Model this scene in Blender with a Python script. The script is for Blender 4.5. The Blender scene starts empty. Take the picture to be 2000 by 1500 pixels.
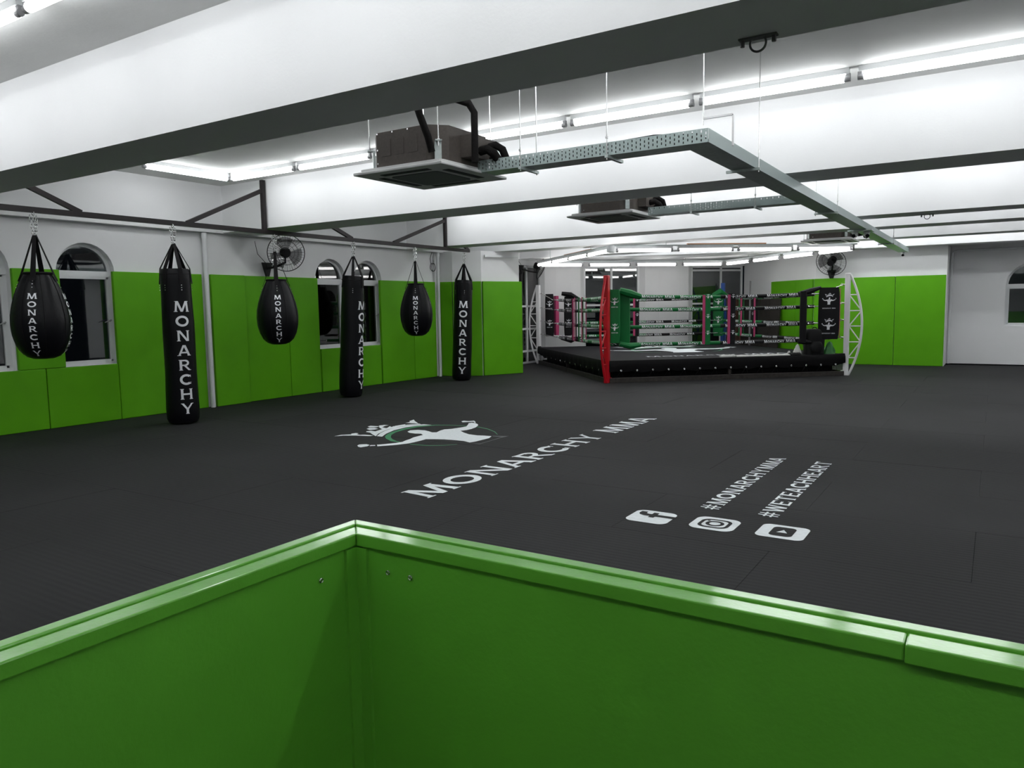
import bpy, bmesh, math, random
from mathutils import Vector, Matrix
random.seed(7)
C = bpy.context.scene.collection
SC = bpy.context.scene
PI = math.pi

# ------------------------------------------------------------------ camera
f_px, yaw, pitch, roll = 1475.59, 0.56922, 0.099683, -0.016039
fwd = Vector((-math.sin(yaw)*math.cos(pitch), math.cos(yaw)*math.cos(pitch), -math.sin(pitch)))
rt = Vector((math.cos(yaw), math.sin(yaw), 0)); up = rt.cross(fwd)
r2 = math.cos(roll)*rt + math.sin(roll)*up
u2 = -math.sin(roll)*rt + math.cos(roll)*up
cam = bpy.data.cameras.new('camera'); camo = bpy.data.objects.new('camera', cam); C.objects.link(camo)
m = Matrix.Identity(4)
for i in range(3):
    m[i][0] = r2[i]; m[i][1] = u2[i]; m[i][2] = -fwd[i]
m[0][3], m[1][3], m[2][3] = 0.0, 0.0, 1.42
camo.matrix_world = m
cam.sensor_width = 36.0; cam.lens = f_px/2000*36.0
cam.clip_start = 0.05; cam.clip_end = 200
SC.camera = camo

# ------------------------------------------------------------------ world (night outside) and exposure
w = bpy.data.worlds.new('night'); SC.world = w; w.use_nodes = True
w.node_tree.nodes['Background'].inputs[0].default_value = (0.010, 0.012, 0.018, 1)
w.node_tree.nodes['Background'].inputs[1].default_value = 0.25
SC.view_settings.view_transform = 'Standard'
SC.view_settings.look = 'None'
SC.view_settings.exposure = 0.0
SC.view_settings.gamma = 1.0
SC.view_settings.use_curve_mapping = False
TUBE = 17.2       # strength of the fluorescent tubes
RINGTUBE = 10.0

# ------------------------------------------------------------------ materials
def mat(name, col, rough=0.5, metal=0.0, spec=0.5, noise=0.0, nscale=8.0, bump=0.0, bscale=40.0, coat=0.0):
    M = bpy.data.materials.new(name); M.use_nodes = True
    nt = M.node_tree; b = nt.nodes['Principled BSDF']
    b.inputs['Base Color'].default_value = (*col, 1)
    b.inputs['Roughness'].default_value = rough
    b.inputs['Metallic'].default_value = metal
    b.inputs['Specular IOR Level'].default_value = spec
    b.inputs['Coat Weight'].default_value = coat
    tc = nt.nodes.new('ShaderNodeTexCoord')
    if noise > 0:
        n = nt.nodes.new('ShaderNodeTexNoise'); n.inputs['Scale'].default_value = nscale; n.inputs['Detail'].default_value = 4
        nt.links.new(tc.outputs['Object'], n.inputs['Vector'])
        mr = nt.nodes.new('ShaderNodeMapRange'); mr.inputs[1].default_value = 0.3; mr.inputs[2].default_value = 0.7
        mr.inputs[3].default_value = 1-noise; mr.inputs[4].default_value = 1+noise
        nt.links.new(n.outputs['Fac'], mr.inputs[0])
        vm = nt.nodes.new('ShaderNodeVectorMath'); vm.operation = 'SCALE'; vm.inputs[0].default_value = col
        nt.links.new(mr.outputs[0], vm.inputs['Scale']); nt.links.new(vm.outputs[0], b.inputs['Base Color'])
    if bump > 0:
        n = nt.nodes.new('ShaderNodeTexNoise'); n.inputs['Scale'].default_value = bscale; n.inputs['Detail'].default_value = 5
        nt.links.new(tc.outputs['Object'], n.inputs['Vector'])
        bp = nt.nodes.new('ShaderNodeBump'); bp.inputs['Strength'].default_value = bump; bp.inputs['Distance'].default_value = 0.01
        nt.links.new(n.outputs['Fac'], bp.inputs['Height']); nt.links.new(bp.outputs[0], b.inputs['Normal'])
    return M
def emis(name, col, s):
    M = bpy.data.materials.new(name); M.use_nodes = True; nt = M.node_tree; nt.nodes.clear()
    e = nt.nodes.new('ShaderNodeEmission'); e.inputs[0].default_value = (*col, 1); e.inputs[1].default_value = s
    o = nt.nodes.new('ShaderNodeOutputMaterial'); nt.links.new(e.outputs[0], o.inputs[0]); return M
def glassmat(name, tint=(0.75, 0.78, 0.78)):
    M = bpy.data.materials.new(name); M.use_nodes = True; nt = M.node_tree; nt.nodes.clear()
    t = nt.nodes.new('ShaderNodeBsdfTransparent'); t.inputs[0].default_value = (*tint, 1)
    g = nt.nodes.new('ShaderNodeBsdfGlossy'); g.inputs['Roughness'].default_value = 0.02; g.inputs[0].default_value = (1, 1, 1, 1)
    f = nt.nodes.new('ShaderNodeFresnel'); f.inputs[0].default_value = 1.75
    x = nt.nodes.new('ShaderNodeMixShader'); o = nt.nodes.new('ShaderNodeOutputMaterial')
    nt.links.new(f.outputs[0], x.inputs[0]); nt.links.new(t.outputs[0], x.inputs[1]); nt.links.new(g.outputs[0], x.inputs[2])
    nt.links.new(x.outputs[0], o.inputs[0]); return M

M_white = mat('white_paint', (0.78, 0.78, 0.79), 0.6, noise=0.02, nscale=1.5, bump=0.08, bscale=60)
M_ceil = mat('ceiling_paint', (0.70, 0.70, 0.69), 0.75, noise=0.05, nscale=1.2, bump=0.15, bscale=30)
M_green = mat('green_vinyl', (0.105, 0.38, 0.006), 0.48, spec=0.20, noise=0.05, nscale=3, bump=0.05, bscale=120)
M_booth = mat('green_gloss_paint', (0.12, 0.44, 0.034), 0.45, spec=0.5, noise=0.04, nscale=5, bump=0.10, bscale=90, coat=1.0)
M_booth.node_tree.nodes['Principled BSDF'].inputs['Coat Roughness'].default_value = 0.13
M_booth.node_tree.nodes['Principled BSDF'].inputs['Coat IOR'].default_value = 1.62
M_dark = mat('floor_underlay', (0.012, 0.012, 0.013), 0.8)
M_frame = mat('window_white', (0.72, 0.73, 0.74), 0.35)
M_glass = glassmat('window_glass')
M_steel_dark = mat('dark_rail_paint', (0.018, 0.014, 0.015), 0.5, spec=0.3, noise=0.15, nscale=12)
M_leather = mat('black_leather', (0.003, 0.003, 0.0045), 0.40, spec=0.20, bump=0.25, bscale=26)
M_strap = mat('black_webbing', (0.006, 0.005, 0.006), 0.7, spec=0.2, bump=0.2, bscale=200)
M_letter = mat('white_lettering', (0.82, 0.83, 0.86), 0.5)
M_print = mat('floor_print', (0.80, 0.84, 0.86), 0.6, noise=0.06, nscale=30)
M_printg = mat('floor_print_green', (0.03, 0.23, 0.09), 0.6)
M_printgrey = mat('floor_print_grey', (0.10, 0.11, 0.11), 0.6)
M_chrome = mat('zinc_chain', (0.72, 0.72, 0.72), 0.25, metal=1.0)
M_galv = mat('galvanised_steel', (0.50, 0.55, 0.54), 0.38, metal=0.55, noise=0.12, nscale=25)
M_black = mat('black_plastic', (0.006, 0.006, 0.0065), 0.5, spec=0.25)
M_foam = mat('black_foam', (0.010, 0.009, 0.009), 0.9, spec=0.15, bump=0.6, bscale=50)
M_ac = mat('unit_casing', (0.085, 0.073, 0.066), 0.6, spec=0.25, noise=0.10, nscale=60)
M_acp = mat('unit_panel', (0.62, 0.62, 0.62), 0.45)
M_acg = mat('unit_grille', (0.12, 0.13, 0.13), 0.6)
M_slot = mat('slot_black', (0.015, 0.015, 0.015), 0.7)
M_tube = emis('tube_glow', (0.96, 0.99, 1.0), TUBE)
M_tube2 = emis('ring_tube_glow', (1.0, 0.985, 0.97), RINGTUBE)
M_house = mat('batten_white', (0.66, 0.67, 0.68), 0.4)
M_cap = mat('lampholder_grey', (0.28, 0.28, 0.29), 0.5)
M_red = mat('red_gloss', (0.50, 0.004, 0.014), 0.32, coat=0.2)
M_blue = mat('blue_gloss', (0.01, 0.06, 0.28), 0.35)
M_postw = mat('post_white', (0.82, 0.81, 0.82), 0.35)
M_ropeg = mat('rope_green', (0.004, 0.130, 0.030), 0.5, spec=0.25)
M_ropeb = mat('rope_black', (0.005, 0.0045, 0.006), 0.55, spec=0.22)
M_pink = mat('edge_pink', (0.42, 0.035, 0.13), 0.5)
M_canvas = mat('ring_canvas', (0.008, 0.008, 0.011), 0.75, spec=0.2, noise=0.15, nscale=4, bump=0.1, bscale=30)
M_apron = mat('apron_black', (0.0028, 0.0025, 0.003), 0.6, spec=0.12, bump=0.3, bscale=9)
M_ringsteel = mat('ring_frame_steel', (0.035, 0.030, 0.027), 0.5, metal=0.3, noise=0.35, nscale=14)
M_edge = mat('pale_steel_edge', (0.20, 0.18, 0.17), 0.45, metal=0.5)
M_wood = mat('brown_board', (0.09, 0.040, 0.026), 0.55, noise=0.25, nscale=6)
M_woodd = mat('dark_board', (0.028, 0.024, 0.020), 0.6, noise=0.2, nscale=6)
M_bagw = mat('white_bag', (0.55, 0.55, 0.53), 0.5)
M_bagg = mat('green_bag', (0.02, 0.17, 0.03), 0.35)
M_copper = mat('copper_strip', (0.55, 0.25, 0.12), 0.4, metal=0.6)

def seams():
    M = mat('rubber_mat', (0.020, 0.020, 0.021), 0.76, spec=0.20)
    nt = M.node_tree; b = nt.nodes['Principled BSDF']; tc = nt.nodes['Texture Coordinate']
    geo = nt.nodes.new('ShaderNodeNewGeometry')
    n = nt.nodes.new('ShaderNodeTexNoise'); n.inputs['Scale'].default_value = 0.7; n.inputs['Detail'].default_value = 5
    nt.links.new(geo.outputs['Position'], n.inputs['Vector'])
    mr = nt.nodes.new('ShaderNodeMapRange'); mr.inputs[1].default_value = 0.3; mr.inputs[2].default_value = 0.7
    mr.inputs[3].default_value = 0.84; mr.inputs[4].default_value = 1.16
    nt.links.new(n.outputs['Fac'], mr.inputs[0])
    vm = nt.nodes.new('ShaderNodeVectorMath'); vm.operation = 'SCALE'; vm.inputs[0].default_value = (0.020, 0.020, 0.021)
    nt.links.new(mr.outputs[0], vm.inputs['Scale']); nt.links.new(vm.outputs[0], b.inputs['Base Color'])
    wv = nt.nodes.new('ShaderNodeTexWave'); wv.bands_direction = 'Y'; wv.inputs['Scale'].default_value = 7.0
    wv.inputs['Distortion'].default_value = 0.6; wv.inputs['Detail'].default_value = 1.5
    nt.links.new(geo.outputs['Position'], wv.inputs['Vector'])
    n2 = nt.nodes.new('ShaderNodeTexNoise'); n2.inputs['Scale'].default_value = 160
    nt.links.new(geo.outputs['Position'], n2.inputs['Vector'])
    ad = nt.nodes.new('ShaderNodeMath'); ad.operation = 'MULTIPLY_ADD'; ad.inputs[1].default_value = 0.5
    nt.links.new(n2.outputs['Fac'], ad.inputs[0]); nt.links.new(wv.outputs['Fac'], ad.inputs[2])
    bp = nt.nodes.new('ShaderNodeBump'); bp.inputs['Strength'].default_value = 0.25; bp.inputs['Distance'].default_value = 0.004
    nt.links.new(ad.outputs[0], bp.inputs['Height']); nt.links.new(bp.outputs[0], b.inputs['Normal'])
    return M
M_mat = seams()

def perforated():
    M = mat('perforated_steel', (0.42, 0.50, 0.49), 0.42, metal=0.35)
    nt = M.node_tree; b = nt.nodes['Principled BSDF']; tc = nt.nodes['Texture Coordinate']; out = nt.nodes['Material Output']
    uv = nt.nodes.new('ShaderNodeSeparateXYZ'); nt.links.new(tc.outputs['UV'], uv.inputs[0])
    def math_(op, a, bb=None):
        k = nt.nodes.new('ShaderNodeMath'); k.operation = op
        for i, v in enumerate((a, bb)):
            if v is None: continue
            if isinstance(v, (int, float)): k.inputs[i].default_value = v
            else: nt.links.new(v, k.inputs[i])
        return k.outputs[0]
    U = uv.outputs[0]; V = uv.outputs[1]          # metres along and up
    col = math_('FRACT', math_('DIVIDE', U, 0.030))
    odd = math_('GREATER_THAN', math_('FRACT', math_('DIVIDE', U, 0.060)), 0.5)
    row = math_('FRACT', math_('ADD', math_('DIVIDE', V, 0.029), math_('MULTIPLY', odd, 0.5)))
    a = math_('LESS_THAN', math_('ABSOLUTE', math_('SUBTRACT', col, 0.5)), 0.125)
    c = math_('LESS_THAN', math_('ABSOLUTE', math_('SUBTRACT', row, 0.5)), 0.29)
    e = math_('LESS_THAN', math_('ABSOLUTE', math_('SUBTRACT', V, 0.045)), 0.036)
    h = math_('MULTIPLY', math_('MULTIPLY', a, c), e)
    t = nt.nodes.new('ShaderNodeBsdfTransparent'); x = nt.nodes.new('ShaderNodeMixShader')
    nt.links.new(h, x.inputs[0]); nt.links.new(b.outputs[0], x.inputs[1]); nt.links.new(t.outputs[0], x.inputs[2])
    nt.links.new(x.outputs[0], out.inputs[0])
    return M
M_perf = perforated()

# ------------------------------------------------------------------ mesh builder
class MB:
    def __init__(s): s.v = []; s.f = []; s.uv = None
    def add(s, vs, fs):
        o = len(s.v); s.v += [tuple(v) for v in vs]; s.f += [tuple(i+o for i in f) for f in fs]; return s
    def box(s, x0, x1, y0, y1, z0, z1):
        x0, x1 = min(x0, x1), max(x0, x1); y0, y1 = min(y0, y1), max(y0, y1); z0, z1 = min(z0, z1), max(z0, z1)
        return s.add([(x0,y0,z0),(x1,y0,z0),(x1,y1,z0),(x0,y1,z0),(x0,y0,z1),(x1,y0,z1),(x1,y1,z1),(x0,y1,z1)],
                     [(0,3,2,1),(4,5,6,7),(0,1,5,4),(1,2,6,5),(2,3,7,6),(3,0,4,7)])
    def bar(s, a, b, w, h, up=(0, 0, 1)):      # box along a->b, w sideways, h along up
        a, b = Vector(a), Vector(b); d = (b-a).normalized(); u = Vector(up)
        sd = d.cross(u)
        if sd.length < 1e-4: sd = d.cross(Vector((1, 0, 0)))
        sd.normalize(); u = sd.cross(d).normalized(); sd *= w/2; u *= h/2
        vs = [a-sd-u, a+sd-u, a+sd+u, a-sd+u, b-sd-u, b+sd-u, b+sd+u, b-sd+u]
        return s.add(vs, [(0,1,2,3),(7,6,5,4),(0,4,5,1),(1,5,6,2),(2,6,7,3),(3,7,4,0)])
    def prism(s, poly, z0, z1):
        a = sum(poly[i][0]*poly[(i+1) % len(poly)][1]-poly[(i+1) % len(poly)][0]*poly[i][1] for i in range(len(poly)))
        if a < 0: poly = poly[::-1]
        n = len(poly)
        vs = [(x, y, z0) for x, y in poly]+[(x, y, z1) for x, y in poly]
        return s.add(vs, [tuple(range(n-1, -1, -1)), tuple(range(n, 2*n))]+[(i, (i+1) % n, n+(i+1) % n, n+i) for i in range(n)])
    def tube(s, pts, r, n=8, cap=True):
        pts = [Vector(p) for p in pts]; N = len(pts); o = len(s.v); rr = r if isinstance(r, (list, tuple)) else [r]*N
        prev = None
        for i, p in enumerate(pts):
            d = (pts[min(i+1, N-1)]-pts[max(i-1, 0)])
            d = d.normalized() if d.length > 1e-9 else Vector((0, 0, 1))
            if prev is None:
                a = Vector((0, 0, 1)) if abs(d.z) < .9 else Vector((1, 0, 0)); x = d.cross(a).normalized()
            else:
                x = (prev-d*prev.dot(d))
                x = x.normalized() if x.length > 1e-6 else d.orthogonal().normalized()
            prev = x; y = d.cross(x)
            for k in range(n):
                t = 2*PI*k/n; s.v.append(tuple(p+(x*math.cos(t)+y*math.sin(t))*rr[i]))
        for i in range(N-1):
            for k in range(n):
                k2 = (k+1) % n; s.f.append((o+i*n+k, o+i*n+k2, o+(i+1)*n+k2, o+(i+1)*n+k))
        if cap:
            s.f.append(tuple(o+k for k in range(n-1, -1, -1))); s.f.append(tuple(o+(N-1)*n+k for k in range(n)))
        return s
    def lathe(s, prof, n=24, c=(0, 0, 0), wob=None):   # prof: (r,z) bottom to top
        o = len(s.v)
        for j, (r, z) in enumerate(prof):
            for k in range(n):
                t = 2*PI*k/n; q = r*(1+(wob(t, z) if wob else 0))
                s.v.append((c[0]+q*math.cos(t), c[1]+q*math.sin(t), c[2]+z))
        for j in range(len(prof)-1):
            for k in range(n):
                k2 = (k+1) % n; s.f.append((o+j*n+k, o+j*n+k2, o+(j+1)*n+k2, o+(j+1)*n+k))
        s.f.append(tuple(o+k for k in range(n-1, -1, -1))); s.f.append(tuple(o+(len(prof)-1)*n+k for k in range(n)))
        return s
    def torus(s, c, ax, R, r, n=24, m_=6, stretch=None):
        ax = Vector(ax).normalized(); x = ax.orthogonal().normalized(); y = ax.cross(x)
        if stretch: sv, k = Vector(stretch[0]).normalized(), stretch[1]; x = sv; y = ax.cross(x)
        else: k = 1
        pts = [Vector(c)+x*R*k*math.cos(2*PI*i/n)+y*R*math.sin(2*PI*i/n) for i in range(n)]
        o = len(s.v)
        for i, p in enumerate(pts):
            d = (pts[(i+1) % n]-pts[i-1]).normalized(); q = d.cross(ax).normalized()
            for j in range(m_):
                t = 2*PI*j/m_; s.v.append(tuple(p+(ax*math.cos(t)+q*math.sin(t))*r))
        for i in range(n):
            for j in range(m_):
                i2 = (i+1) % n; j2 = (j+1) % m_
                s.f.append((o+i*m_+j, o+i*m_+j2, o+i2*m_+j2, o+i2*m_+j))
        return s
    def mesh(s, name, m_, off=(0, 0, 0), smooth=False, bevel=0):
        me = bpy.data.meshes.new(name)
        me.from_pydata([(x-off[0], y-off[1], z-off[2]) for x, y, z in s.v], [], s.f)
        if smooth: me.polygons.foreach_set('use_smooth', [True]*len(me.polygons))
        me.materials.append(m_); me.update(); return me
    def build(s, name, m_, parent=None, smooth=False, fix=True, **kw):
        off = parent.location if parent is not None and parent.parent is None else (tuple(parent['_w']) if parent is not None and '_w' in parent.keys() else (0, 0, 0))
        off = tuple(off)
        me = s.mesh(name, m_, off, smooth)
        if fix:
            b = bmesh.new(); b.from_mesh(me); bmesh.ops.recalc_face_normals(b, faces=b.faces); b.to_mesh(me); b.free()
        if smooth:
            try: me.set_sharp_from_angle(angle=math.radians(40))
            except Exception: pass
        o = bpy.data.objects.new(name, me); C.objects.link(o)
        if parent is not None:
            o.parent = parent; o['_w'] = off      # world offset of this chain, cleaned at the end
        for k, v in kw.items(): o[k] = v
        return o
def thing(name, label, cat, loc=(0, 0, 0), group=None):
    o = bpy.data.objects.new(name, None); C.objects.link(o); o.location = loc; o.empty_display_size = 0.1
    o['label'] = label; o['category'] = cat
    if group: o['group'] = group
    return o
def tag(o, label, cat, group=None):
    o['label'] = label; o['category'] = cat
    if group: o['group'] = group
    return o
def struct(name, mb, m_, parent=None, label=None):
    o = mb.build(name, m_, parent)
    if parent is None: o['kind'] = 'structure'
    if label: o['label'] = label
    return o
def copy_tree(o, parent=None):
    c = o.copy(); C.objects.link(c); c.parent = parent
    for ch in list(o.children): copy_tree(ch, c)
    return c

# ------------------------------------------------------------------ engraved-style capital letters as stroke geometry
def line(x0, y0, x1, y1, t):       # steep stroke: horizontal thickness t ; flat stroke: vertical thickness t
    q = []
    n = 4
    for i in range(n):
        a, b = i/n, (i+1)/n
        xa, ya, xb, yb = x0+(x1-x0)*a, y0+(y1-y0)*a, x0+(x1-x0)*b, y0+(y1-y0)*b
        if abs(y1-y0) > abs(x1-x0)*0.6: q.append([(xa-t/2, ya), (xa+t/2, ya), (xb+t/2, yb), (xb-t/2, yb)])
        else: q.append([(xa, ya-t/2), (xb, yb-t/2), (xb, yb+t/2), (xa, ya+t/2)])
    return q
def arc(cx, cy, rx, ry, a0, a1, t, n=18):
    q = []
    for i in range(n):
        p = []
        for a, k in ((i, 1), (i+1, 1), (i+1, 0), (i, 0)):
            th = math.radians(a0+(a1-a0)*a/n); d = 0 if k else t
            p.append((cx+(rx-d)*math.cos(th), cy+(ry-d)*math.sin(th)))
        q.append(p)
    return q
T, S = 0.195, 0.055
def sf(x, y, w=0.15): return line(x-w, y+(S/2 if y < .5 else -S/2), x+w, y+(S/2 if y < .5 else -S/2), S)
GL = {
 'M': (1.22, lambda: line(.13,0,.22,1,T*.8)+line(.25,1,.61,0.0,T)+line(.61,0.0,.97,1,T*.9)+line(1.0,1,1.09,0,T)+sf(.13,0)+sf(1.09,0)+sf(.16,1,.1)+sf(1.06,1,.1)),
 'O': (1.12, lambda: arc(.56,.5,.54,.51,0,360,T*1.05,28)),
 'N': (1.05, lambda: line(.16,0,.16,1,T*.85)+line(.2,1,.86,0,T*1.1)+line(.9,0,.9,1,T*.85)+sf(.16,0)+sf(.12,1,.1)+sf(.9,1)),
 'A': (1.05, lambda: line(.12,0,.5,1,T*.85)+line(.55,1,.93,0,T*1.1)+line(.27,.3,.78,.3,T*.75)+sf(.12,0)+sf(.93,0)),
 'R': (1.02, lambda: line(.18,0,.18,1,T)+line(.18,.93,.55,.93,.13)+line(.18,.48,.55,.48,.13)+arc(.55,.705,.30,.29,-90,90,T*.9)+line(.48,.46,.88,0,T*1.1)+sf(.18,0)+sf(.1,1,.08)+sf(.88,0,.12)),
 'C': (1.0, lambda: arc(.54,.5,.52,.51,48,312,T*1.05,24)+line(.89,.72,.89,.93,.06)+line(.89,.07,.89,.28,.06)),
 'H': (1.08, lambda: line(.18,0,.18,1,T)+line(.9,0,.9,1,T)+line(.18,.5,.9,.5,T*.8)+sf(.18,0)+sf(.9,0)+sf(.18,1)+sf(.9,1)),
 'Y': (1.05, lambda: line(.52,0,.52,.45,T)+line(.52,.42,.14,1,T)+line(.52,.42,.92,1,T*.85)+sf(.52,0)+sf(.14,1,.12)+sf(.92,1,.12)),
 'E': (.86, lambda: line(.18,0,.18,1,T)+line(.18,.93,.76,.93,.13)+line(.18,.5,.68,.5,.13)+line(.18,.07,.78,.07,.13)+line(.78,0,.78,.24,.05)+line(.76,.78,.76,1,.05)+sf(.12,0,.1)+sf(.12,1,.1)),
 'T': (.92, lambda: line(.46,0,.46,1,T)+line(.05,.93,.87,.93,.13)+line(.06,.76,.06,1,.05)+line(.86,.76,.86,1,.05)+sf(.46,0)),
 'W': (1.3, lambda: line(.12,1,.37,0,T)+line(.37,0,.65,1,T*.8)+line(.65,1,.93,0,T)+line(.93,0,1.18,1,T*.8)+sf(.12,1,.11)+sf(1.18,1,.11)),
 '#': (.95, lambda: line(.26,0,.36,1,.11)+line(.58,0,.68,1,.11)+line(.06,.34,.86,.34,.11)+line(.1,.66,.9,.66,.11)),
 ' ': (.5, lambda: []),
}
def glyph_quads(ch): return GL[ch][1]()
def text_quads(s, cap=1.0, gap=0.12, smallcaps=False, width=None):
    x = 0; out = []; word = 0
    for i, ch in enumerate(s):
        if ch == ' ': word += 1
        k = 0.8 if (smallcaps and word == 0 and i > 0) else 1.0
        w_ = GL[ch][0]
        out += [[(x+px*k, py*k) for px, py in q] for q in glyph_quads(ch)]
        x += (w_+gap)*k
    x -= gap; sx = (width/x) if width else cap
    return [[(px*sx, py*cap) for px, py in q] for q in out], x*sx
def put(mb, quads, fn):
    # strokes that cross lie a hair above one another, so that no two faces share a plane
    for i, q in enumerate(quads):
        vs = [Vector(fn(u, v)) for u, v in q]; n = (vs[1]-vs[0]).cross(vs[3]-vs[0])
        n = n.normalized()*(2.2e-5*(i % 60)) if n.length > 1e-12 else Vector()
        if n.z < 0 and abs(n.z) > abs(n.x)+abs(n.y): n = -n
        mb.add([v+n for v in vs], [(0, 1, 2, 3)])
    return mb
def letters(s, cap, width, fn, m_, parent, gap=.10, name='letter'):
    x = 0; W_ = sum(GL[c][0]+gap for c in s)-gap; sx = width/W_; out = []
    for ch in s:
        if ch != ' ':
            out.append(put(MB(), [[((x+px)*sx, py*cap) for px, py in q] for q in glyph_quads(ch)], fn).build(name, m_, parent, fix=False))
        x += GL[ch][0]+gap
    return out
LOGO = {
'body':[(6.717,5.764),(6.81,5.799),(6.875,5.734),(6.884,5.637),(6.849,5.55),(6.806,5.466),(6.835,5.424),(6.963,5.466),(7.047,5.474),(7.114,5.423),(7.211,5.394),(7.286,5.376),(7.348,5.371),(7.45,5.423),(7.578,5.5),(7.628,5.491),(7.621,5.433),(7.569,5.36),(7.496,5.297),(7.337,5.225),(7.225,5.203),(7.128,5.204),(7.048,5.237),(6.964,5.127),(6.896,5.008),(6.876,4.873),(6.9,4.783),(6.906,4.701),(6.788,4.654),(6.682,4.658),(6.543,4.664),(6.465,4.685),(6.509,4.794),(6.509,4.926),(6.494,5.048),(6.455,5.152),(6.41,5.238),(6.317,5.231),(6.216,5.23),(6.113,5.237),(5.983,5.301),(5.899,5.363),(5.842,5.411),(5.908,5.481),(5.978,5.434),(6.072,5.379),(6.162,5.361),(6.237,5.385),(6.344,5.406),(6.434,5.439),(6.525,5.444),(6.618,5.449),(6.671,5.522),(6.65,5.591),(6.662,5.688)],
'fist':[(5.76,5.641),(5.795,5.66),(5.824,5.667),(5.871,5.614),(5.848,5.547),(5.786,5.519),(5.702,5.536),(5.715,5.583)],
'wristA':[(5.848,5.535),(5.875,5.494),(5.842,5.461),(5.8,5.504)],
'wristB':[(5.902,5.492),(5.908,5.481),(5.841,5.413),(5.827,5.417)],
'fist2':[(7.663,5.676),(7.718,5.678),(7.719,5.602),(7.777,5.559),(7.703,5.485),(7.644,5.44),(7.655,5.473),(7.706,5.516),(7.646,5.564),(7.602,5.615)],
'crown_band':[(6.307,5.868),(6.31,5.791),(6.484,5.888),(6.714,5.972),(6.95,5.993),(7.117,5.949),(7.248,5.825),(7.248,5.948),(7.109,6.05),(6.895,6.101),(6.671,6.057),(6.478,5.973)],
'crown_band2':[(6.441,6.091),(6.354,5.964),(6.302,5.878),(6.442,5.97),(6.688,6.071),(6.935,6.105),(7.133,6.055),(7.237,5.986),(7.264,6.039),(7.141,6.109),(6.984,6.178),(6.761,6.168),(6.58,6.127)],
'tip1':[(6.069,6.302),(6.182,6.301),(6.262,6.218),(6.295,6.258),(6.362,6.246),(6.356,6.197),(6.3,6.173),(6.281,6.106),(6.317,6.065),(6.324,5.936),(6.278,5.938),(6.231,6.103),(6.158,6.245)],
'tip2':[(6.47,6.187),(6.515,6.222),(6.564,6.19),(6.553,6.117),(6.452,6.1)],
'tip3':[(6.647,6.346),(6.719,6.366),(6.747,6.312),(6.712,6.217),(6.645,6.219),(6.597,6.251)],
'tip4':[(6.783,6.458),(6.852,6.475),(6.869,6.338),(6.792,6.322),(6.753,6.399)],
'tip5':[(6.913,6.389),(6.984,6.369),(6.992,6.3),(6.923,6.299),(6.825,6.257),(6.789,6.147),(6.705,6.149),(6.797,6.279)],
'tip6':[(6.806,6.162),(6.939,6.233),(6.888,6.165),(6.961,6.19),(6.925,6.126),(6.978,6.189),(7.149,6.163),(7.063,6.106),(6.941,6.094),(6.839,6.129)],
'tip7':[(7.235,6.24),(7.313,6.231),(7.375,6.292),(7.501,6.324),(7.408,6.227),(7.266,6.053),(7.25,6.138)],
'arcG':[(7.264,5.792),(7.191,5.886),(7.088,5.955),(6.841,5.961),(6.589,5.907),(6.422,5.832),(6.325,5.763),(6.233,5.663),(6.139,5.508),(6.115,5.361),(6.149,5.385),(6.169,5.451),(6.242,5.578),(6.331,5.681),(6.45,5.777),(6.615,5.856),(6.834,5.894),(7.05,5.878),(7.233,5.768)],
'ring1':[(7.265,5.808),(7.353,5.633),(7.384,5.434),(7.402,5.229),(7.321,5.03),(7.192,4.846),(7.031,4.699),(7.032,4.713),(7.164,4.839),(7.288,5.015),(7.369,5.212),(7.359,5.415),(7.328,5.614),(7.234,5.783)],
'ring2':[(6.104,5.203),(6.108,5.073),(6.133,4.962),(6.214,4.832),(6.322,4.747),(6.309,4.737),(6.196,4.818),(6.111,4.945),(6.085,5.054),(6.077,5.194)],
'foot':[(6.93,4.711),(6.999,4.534),(6.863,4.549),(6.433,4.536),(6.453,4.67),(6.456,4.552),(6.72,4.556),(6.916,4.571),(6.903,4.679)],
}
LC = (6.72, 5.25)
WHITE_KEYS = [k for k in LOGO if k not in ('arcG', 'ring1', 'ring2', 'foot')]
from mathutils.geometry import tessellate_polygon
def logo_tris(keys):
    out = []
    for k in keys:
        p = LOGO[k]
        for t in tessellate_polygon([[Vector((x, y, 0)) for x, y in p]]): out.append((keys.index(k), [p[i] for i in t]))
    return out
def put_logo(mb, keys, fn, scale=1.0):
    for j, t in logo_tris(keys):
        vs = [Vector(fn((x-LC[0])*scale, (y-LC[1])*scale)) for x, y in t]; n = (vs[1]-vs[0]).cross(vs[2]-vs[0])
        n = n.normalized()*(4e-5*j) if n.length > 1e-14 else Vector()
        if n.z < 0 and abs(n.z) > abs(n.x)+abs(n.y): n = -n
        mb.add([v+n for v in vs], [(0, 1, 2)])
    return mb

# ================================================================== THE SETTING
ZB, ZC = 2.63, 3.32            # beam undersides, ceiling
XL, XR, YN, YF = -10.05, 5.0, -3.0, 19.1
APEX = (-5.965, 21.435); CL = (-10.1, 17.3); CR = (-3.63, 19.1)
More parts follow.
